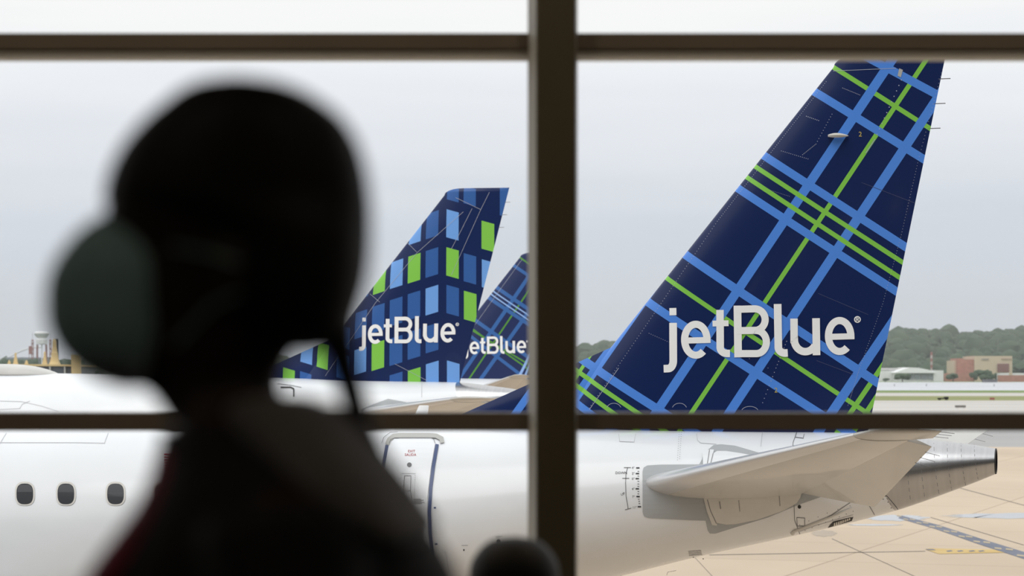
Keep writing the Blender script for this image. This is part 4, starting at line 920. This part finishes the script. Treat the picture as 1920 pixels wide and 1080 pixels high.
head = [(196, 410, 480, .025), (210, 365, 535, .05), (232, 322, 580, .064), (262, 285, 622, .073), (310, 245, 648, .078), (360, 219, 658, .079), (405, 210, 660, .078), (432, 206, 656, .076), (455, 214, 650, .073), (480, 206, 645, .070),
        (510, 190, 635, .068), (540, 168, 620, .066), (562, 165, 605, .065), (580, 188, 595, .064), (605, 184, 580, .062), (625, 192, 566, .060), (655, 196, 545, .057), (685, 215, 530, .052), (708, 240, 524, .048), (725, 280, 524, .05), (760, 300, 535, .055), (800, 325, 560, .06)]
torso = [(752, 300, 570, .060), (785, 306, 625, .08), (830, 308, 690, .12), (880, 300, 728, .16), (940, 275, 768, .185), (1000, 232, 812, .195), (1080, 180, 862, .20), (1250, 160, 900, .19), (1500, 210, 860, .165), (1750, 260, 800, .16), (1950, 240, 800, .18), (2050, 260, 790, .17), (2130, 300, 760, .14)]
GR = 1.06
def S_(L_, g=True):
    k = lambda py: GR if (g and py < 690) else (1+(GR-1)*max(0, (760-py)/70) if g else 1)
    return [(zx(480+(py-480)*(k(py) if py < 480 else 1+(k(py)-1)*.5)), xx_(440+(a-440)*k(py)), xx_(440+(b-440)*k(py)), w_) for py, a, b, w_ in L_]
def body_mesh(kind):
    hd = slices_bm(resample(S_(head), .008), yc=0); bms = [hd]
    ts = [(py, a+22, b-22, w_-.012) for py, a, b, w_ in torso]; bms.append(slices_bm(resample(S_(ts), .02), e=2.4))
    # ears, nose bridge and brow
    for s_ in (-1, 1):
        e_ = bmesh.new(); bmesh.ops.create_uvsphere(e_, u_segments=14, v_segments=10, radius=1)
        for v in e_.verts: v.co = Vector((xx_(455)+v.co.x*.017+v.co.z*.004, s_*(.076+v.co.y*.010), zx(515)+v.co.z*.031))
        bms.append(e_)
        e_ = bmesh.new(); bmesh.ops.create_uvsphere(e_, u_segments=12, v_segments=8, radius=.0125)
        for v in e_.verts: v.co += Vector((xx_(228), s_*.031, zx(462)))
        bms.append(e_)
    ns = bmesh.new(); tube(ns, [(xx_(212), 0, zx(455)), (xx_(180), 0, zx(505)), (xx_(152), 0, zx(548)), (xx_(190), 0, zx(566))], [.007, .010, .014, .008], 10); bms.append(ns)
    nodes = {}; edges = []; hz_ = zx(2000)
    if kind == 'stand':
        for s_, t in ((-1, 'r'), (1, 'l')):
            sh = Vector((xx_(560), s_*.165, zx(960))); el = Vector((xx_(590), s_*.235, 1.07)); wr = Vector((xx_(540), s_*.24, .82))
            nodes[t+'sh'] = (sh, .058); nodes[t+'el'] = (el, .045); nodes[t+'wr'] = (wr, .028); edges += [('ch', t+'sh'), (t+'sh', t+'el'), (t+'el', t+'wr')]; hand(nodes, edges, wr, t+'wr', s_)
            hp = Vector((xx_(520), s_*.10, .86)); kn = Vector((xx_(505), s_*.11, .47)); an = Vector((xx_(530), s_*.115, .09)); to = Vector((xx_(530)-.15, s_*.125, .045))
            nodes[t+'hp'] = (hp, .088); nodes[t+'kn'] = (kn, .058); nodes[t+'an'] = (an, .042); nodes[t+'to'] = (to, .035); edges += [('pv', t+'hp'), (t+'hp', t+'kn'), (t+'kn', t+'an'), (t+'an', t+'to')]
    else:
        for s_, t in ((-1, 'r'), (1, 'l')):
            sh = Vector((xx_(560), s_*.165, zx(960))); el = Vector((xx_(520), s_*.225, 1.10)); wr = Vector((xx_(500)-.20, s_*.14, .99))
            nodes[t+'sh'] = (sh, .058); nodes[t+'el'] = (el, .045); nodes[t+'wr'] = (wr, .028); edges += [('ch', t+'sh'), (t+'sh', t+'el'), (t+'el', t+'wr')]; hand(nodes, edges, wr, t+'wr', s_)
            hp = Vector((xx_(480), s_*.10, .87)); kn = Vector((xx_(480)-.42, s_*.12, .90)); an = Vector((xx_(480)-.44, s_*.12, .45)); to = Vector((xx_(480)-.58, s_*.12, .41))
            nodes[t+'hp'] = (hp, .085); nodes[t+'kn'] = (kn, .058); nodes[t+'an'] = (an, .042); nodes[t+'to'] = (to, .033); edges += [('pv', t+'hp'), (t+'hp', t+'kn'), (t+'kn', t+'an'), (t+'an', t+'to')]
    nodes['pv'] = (Vector((xx_(520), 0, .95)), .10); nodes['ch'] = (Vector((xx_(540), 0, 1.36)), .09); edges.append(('pv', 'ch'))
    bms.append(skin_bm(nodes, edges, 'pv')); return fuse(bms, .0065, 2), nodes
def limb_tube(pts, rs, n=16):
    return tube(bmesh.new(), pts, rs, n)
person = empty('person', ((500-960)*SP, YP, FZ)); tag(person, 'large dark person in profile facing left, in face mask, dark coat and red top', 'person')
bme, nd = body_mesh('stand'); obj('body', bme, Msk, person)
hair = [(164, 430, 462, .012), (167, 408, 490, .03), (174, 376, 525, .05), (188, 344, 564, .066), (208, 318, 598, .076), (238, 282, 634, .086), (290, 238, 664, .091), (345, 213, 678, .093), (385, 206, 683, .093)]
low = [(385, 206, 683, .093), (400, 250, 684, .093), (425, 330, 684, .092), (460, 375, 683, .091), (500, 395, 680, .089), (540, 420, 672, .086), (580, 440, 660, .08), (610, 460, 650, .072), (634, 480, 636, .06), (648, 500, 610, .045), (656, 530, 580, .02)]
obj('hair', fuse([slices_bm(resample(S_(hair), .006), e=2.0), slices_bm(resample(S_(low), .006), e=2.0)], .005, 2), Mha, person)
bm = limb_tube([(xx_(x), y, zx(z)) for x, z, y in ((625, 590, 0), (636, 645, -.006), (651, 700, -.01), (665, 750, -.012), (677, 800, -.014), (700, 860, -.014))], [.022, .018, .0145, .0135, .014, .016], 10); tag(obj('hair_strand', bm, Mha, person), 'thin dark strand hanging from the back of the head')
mask = [(412, 200, 250, .030), (435, 168, 300, .052), (465, 142, 330, .066), (500, 120, 350, .074), (545, 109, 352, .076), (590, 109, 350, .076), (630, 120, 345, .073), (665, 142, 330, .067), (692, 172, 315, .058), (714, 205, 300, .045), (726, 235, 285, .03)]
obj('face_mask', slices_bm(resample(S_(mask), .008), e=2.3), Mms, person)
for s_ in (-1, 1):
    for a in (470, 650): obj('ear_loop', tube(bmesh.new(), [(xx_(345), s_*.074, zx(a)), (xx_(420), s_*.080, zx((a+500)/2)), (xx_(468), s_*.086, zx(a*.3+360))], .0016, 6), Mms, person)
jk = [(py, a, b, w_) for py, a, b, w_ in torso if py >= 800]; jk.insert(0, (806, 300, 640, .095))
bms = [slices_bm(resample(S_(jk), .02), e=2.4)]
for t in 'rl':
    sh, el, wr = (Vector(nd[t+k][0]) for k in ('sh', 'el', 'wr')); bms.append(limb_tube([sh, sh.lerp(el, .5), el, el.lerp(wr, .5), wr], [.078, .07, .062, .052, .045]))
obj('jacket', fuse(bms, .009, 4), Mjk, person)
fp = [(z_, a-.004, a+.075, w_*.72) for z_, a, b, w_ in S_([r_ for r_ in jk if 820 < r_[0] < 1800])]
obj('red_front', fuse([slices_bm(resample(fp, .012), e=2.2)], .007, 3), Mrd2, person)
hood = [(738, 470, 575, .07), (760, 420, 625, .10), (800, 430, 680, .13), (840, 460, 716, .15), (880, 500, 750, .17), (920, 550, 780, .185), (955, 610, 802, .19), (1000, 700, 832, .185)]
obj('hood', fuse([slices_bm(resample(S_(hood), .01), e=2.2)], .008, 3), Mhd, person)
bms = [slices_bm([(.82, -.14, .16, .165), (.95, -.155, .175, .185), (1.0, -.15, .165, .18)])]
for t in 'rl': hp, kn, an = (Vector(nd[t+k][0]) for k in ('hp', 'kn', 'an')); bms.append(limb_tube([hp+Vector((0, 0, .02)), hp.lerp(kn, .5), kn, an+Vector((0, 0, .02))], [.105, .088, .075, .062]))
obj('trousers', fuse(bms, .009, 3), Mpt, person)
for t in 'rl':
    an = Vector(nd[t+'an'][0]); bm = bmesh.new(); loft(bm, [[(an.x+cx+ry*math.cos(a), an.y+wy*math.sin(a), z) for a in [2*PI*k/20 for k in range(20)]] for z, cx, ry, wy in ((0, -.07, .14, .046), (.03, -.07, .143, .050), (.06, -.055, .125, .046), (.085, -.02, .08, .046), (.13, 0, .058, .05))]); obj('shoe', fixn(bm), Msh, person)
# the seated small figure nearer the window, only the crown of the head in view
YS = 5.7; sx_ = (964-960)*YS/F
seatp = empty('person', matrix=Matrix.Translation((sx_, YS, FZ)) @ Matrix.Rotation(-PI/2, 4, 'Z') @ Matrix.Scale(.80, 4) @ Matrix.Translation((xx_(560), 0, -.397)))
tag(seatp, 'seated person by the window mullion, only the dark rounded top of the head in view', 'person')
bme, nd = body_mesh('sit'); obj('body', bme, Msk, seatp)
hr2 = [(155-22, 430, 450, .012), (160-20, 380, 500, .045), (172-18, 340, 545, .07), (195-12, 295, 595, .093), (235, 250, 650, .116), (290, 215, 680, .13), (345, 205, 692, .134), (400, 225, 690, .134), (440, 330, 690, .13), (500, 380, 685, .122), (560, 420, 665, .11), (620, 450, 620, .085)]
obj('hair', fuse([slices_bm(resample(S_(hr2), .006), e=2.0)], .006, 2), Mha, seatp)
bms = [slices_bm(resample(S_(jk), .02), e=2.4)]
for t in 'rl':
    sh, el, wr = (Vector(nd[t+k][0]) for k in ('sh', 'el', 'wr')); bms.append(limb_tube([sh, sh.lerp(el, .5), el, el.lerp(wr, .5), wr], [.078, .07, .062, .052, .045]))
obj('coat', fuse(bms, .01, 3), Mhd, seatp)
bms = [slices_bm([(.76, -.14, .14, .16), (.86, -.15, .16, .175), (1.0, -.15, .16, .17)])]
for t in 'rl': hp, kn, an = (Vector(nd[t+k][0]) for k in ('hp', 'kn', 'an')); bms.append(limb_tube([hp+Vector((.05, 0, 0)), hp.lerp(kn, .5), kn, kn.lerp(an, .5), an+Vector((0, 0, .03))], [.10, .092, .078, .068, .06]))
obj('trousers', fuse(bms, .01, 3), Mpt, seatp)
st_ = empty('lounge_seat', (sx_, YS, FZ)); tag(st_, 'black hall seat under the seated person near the window', 'seat')
Mse = mat('black_seat_leather', (.012, .012, .013), .5)
zs_ = .28; 
bxo('seat_cushion', (-.27, .27, -.20, .28, zs_-.09, zs_), Mse, st_, .02); bxo('backrest', (-.27, .27, -.34, -.285, zs_-.05, zs_+.42), Mse, st_, .02)
for x in (-.25, .25):
    for y in (-.26, .24): obj('leg', tube(bmesh.new(), [(x, y, 0), (x, y, zs_-.08)], .016, 8), M['rail'], st_)
bxo('seat_frame', (-.27, .27, -.30, .27, zs_-.115, zs_-.09), M['rail'], st_)
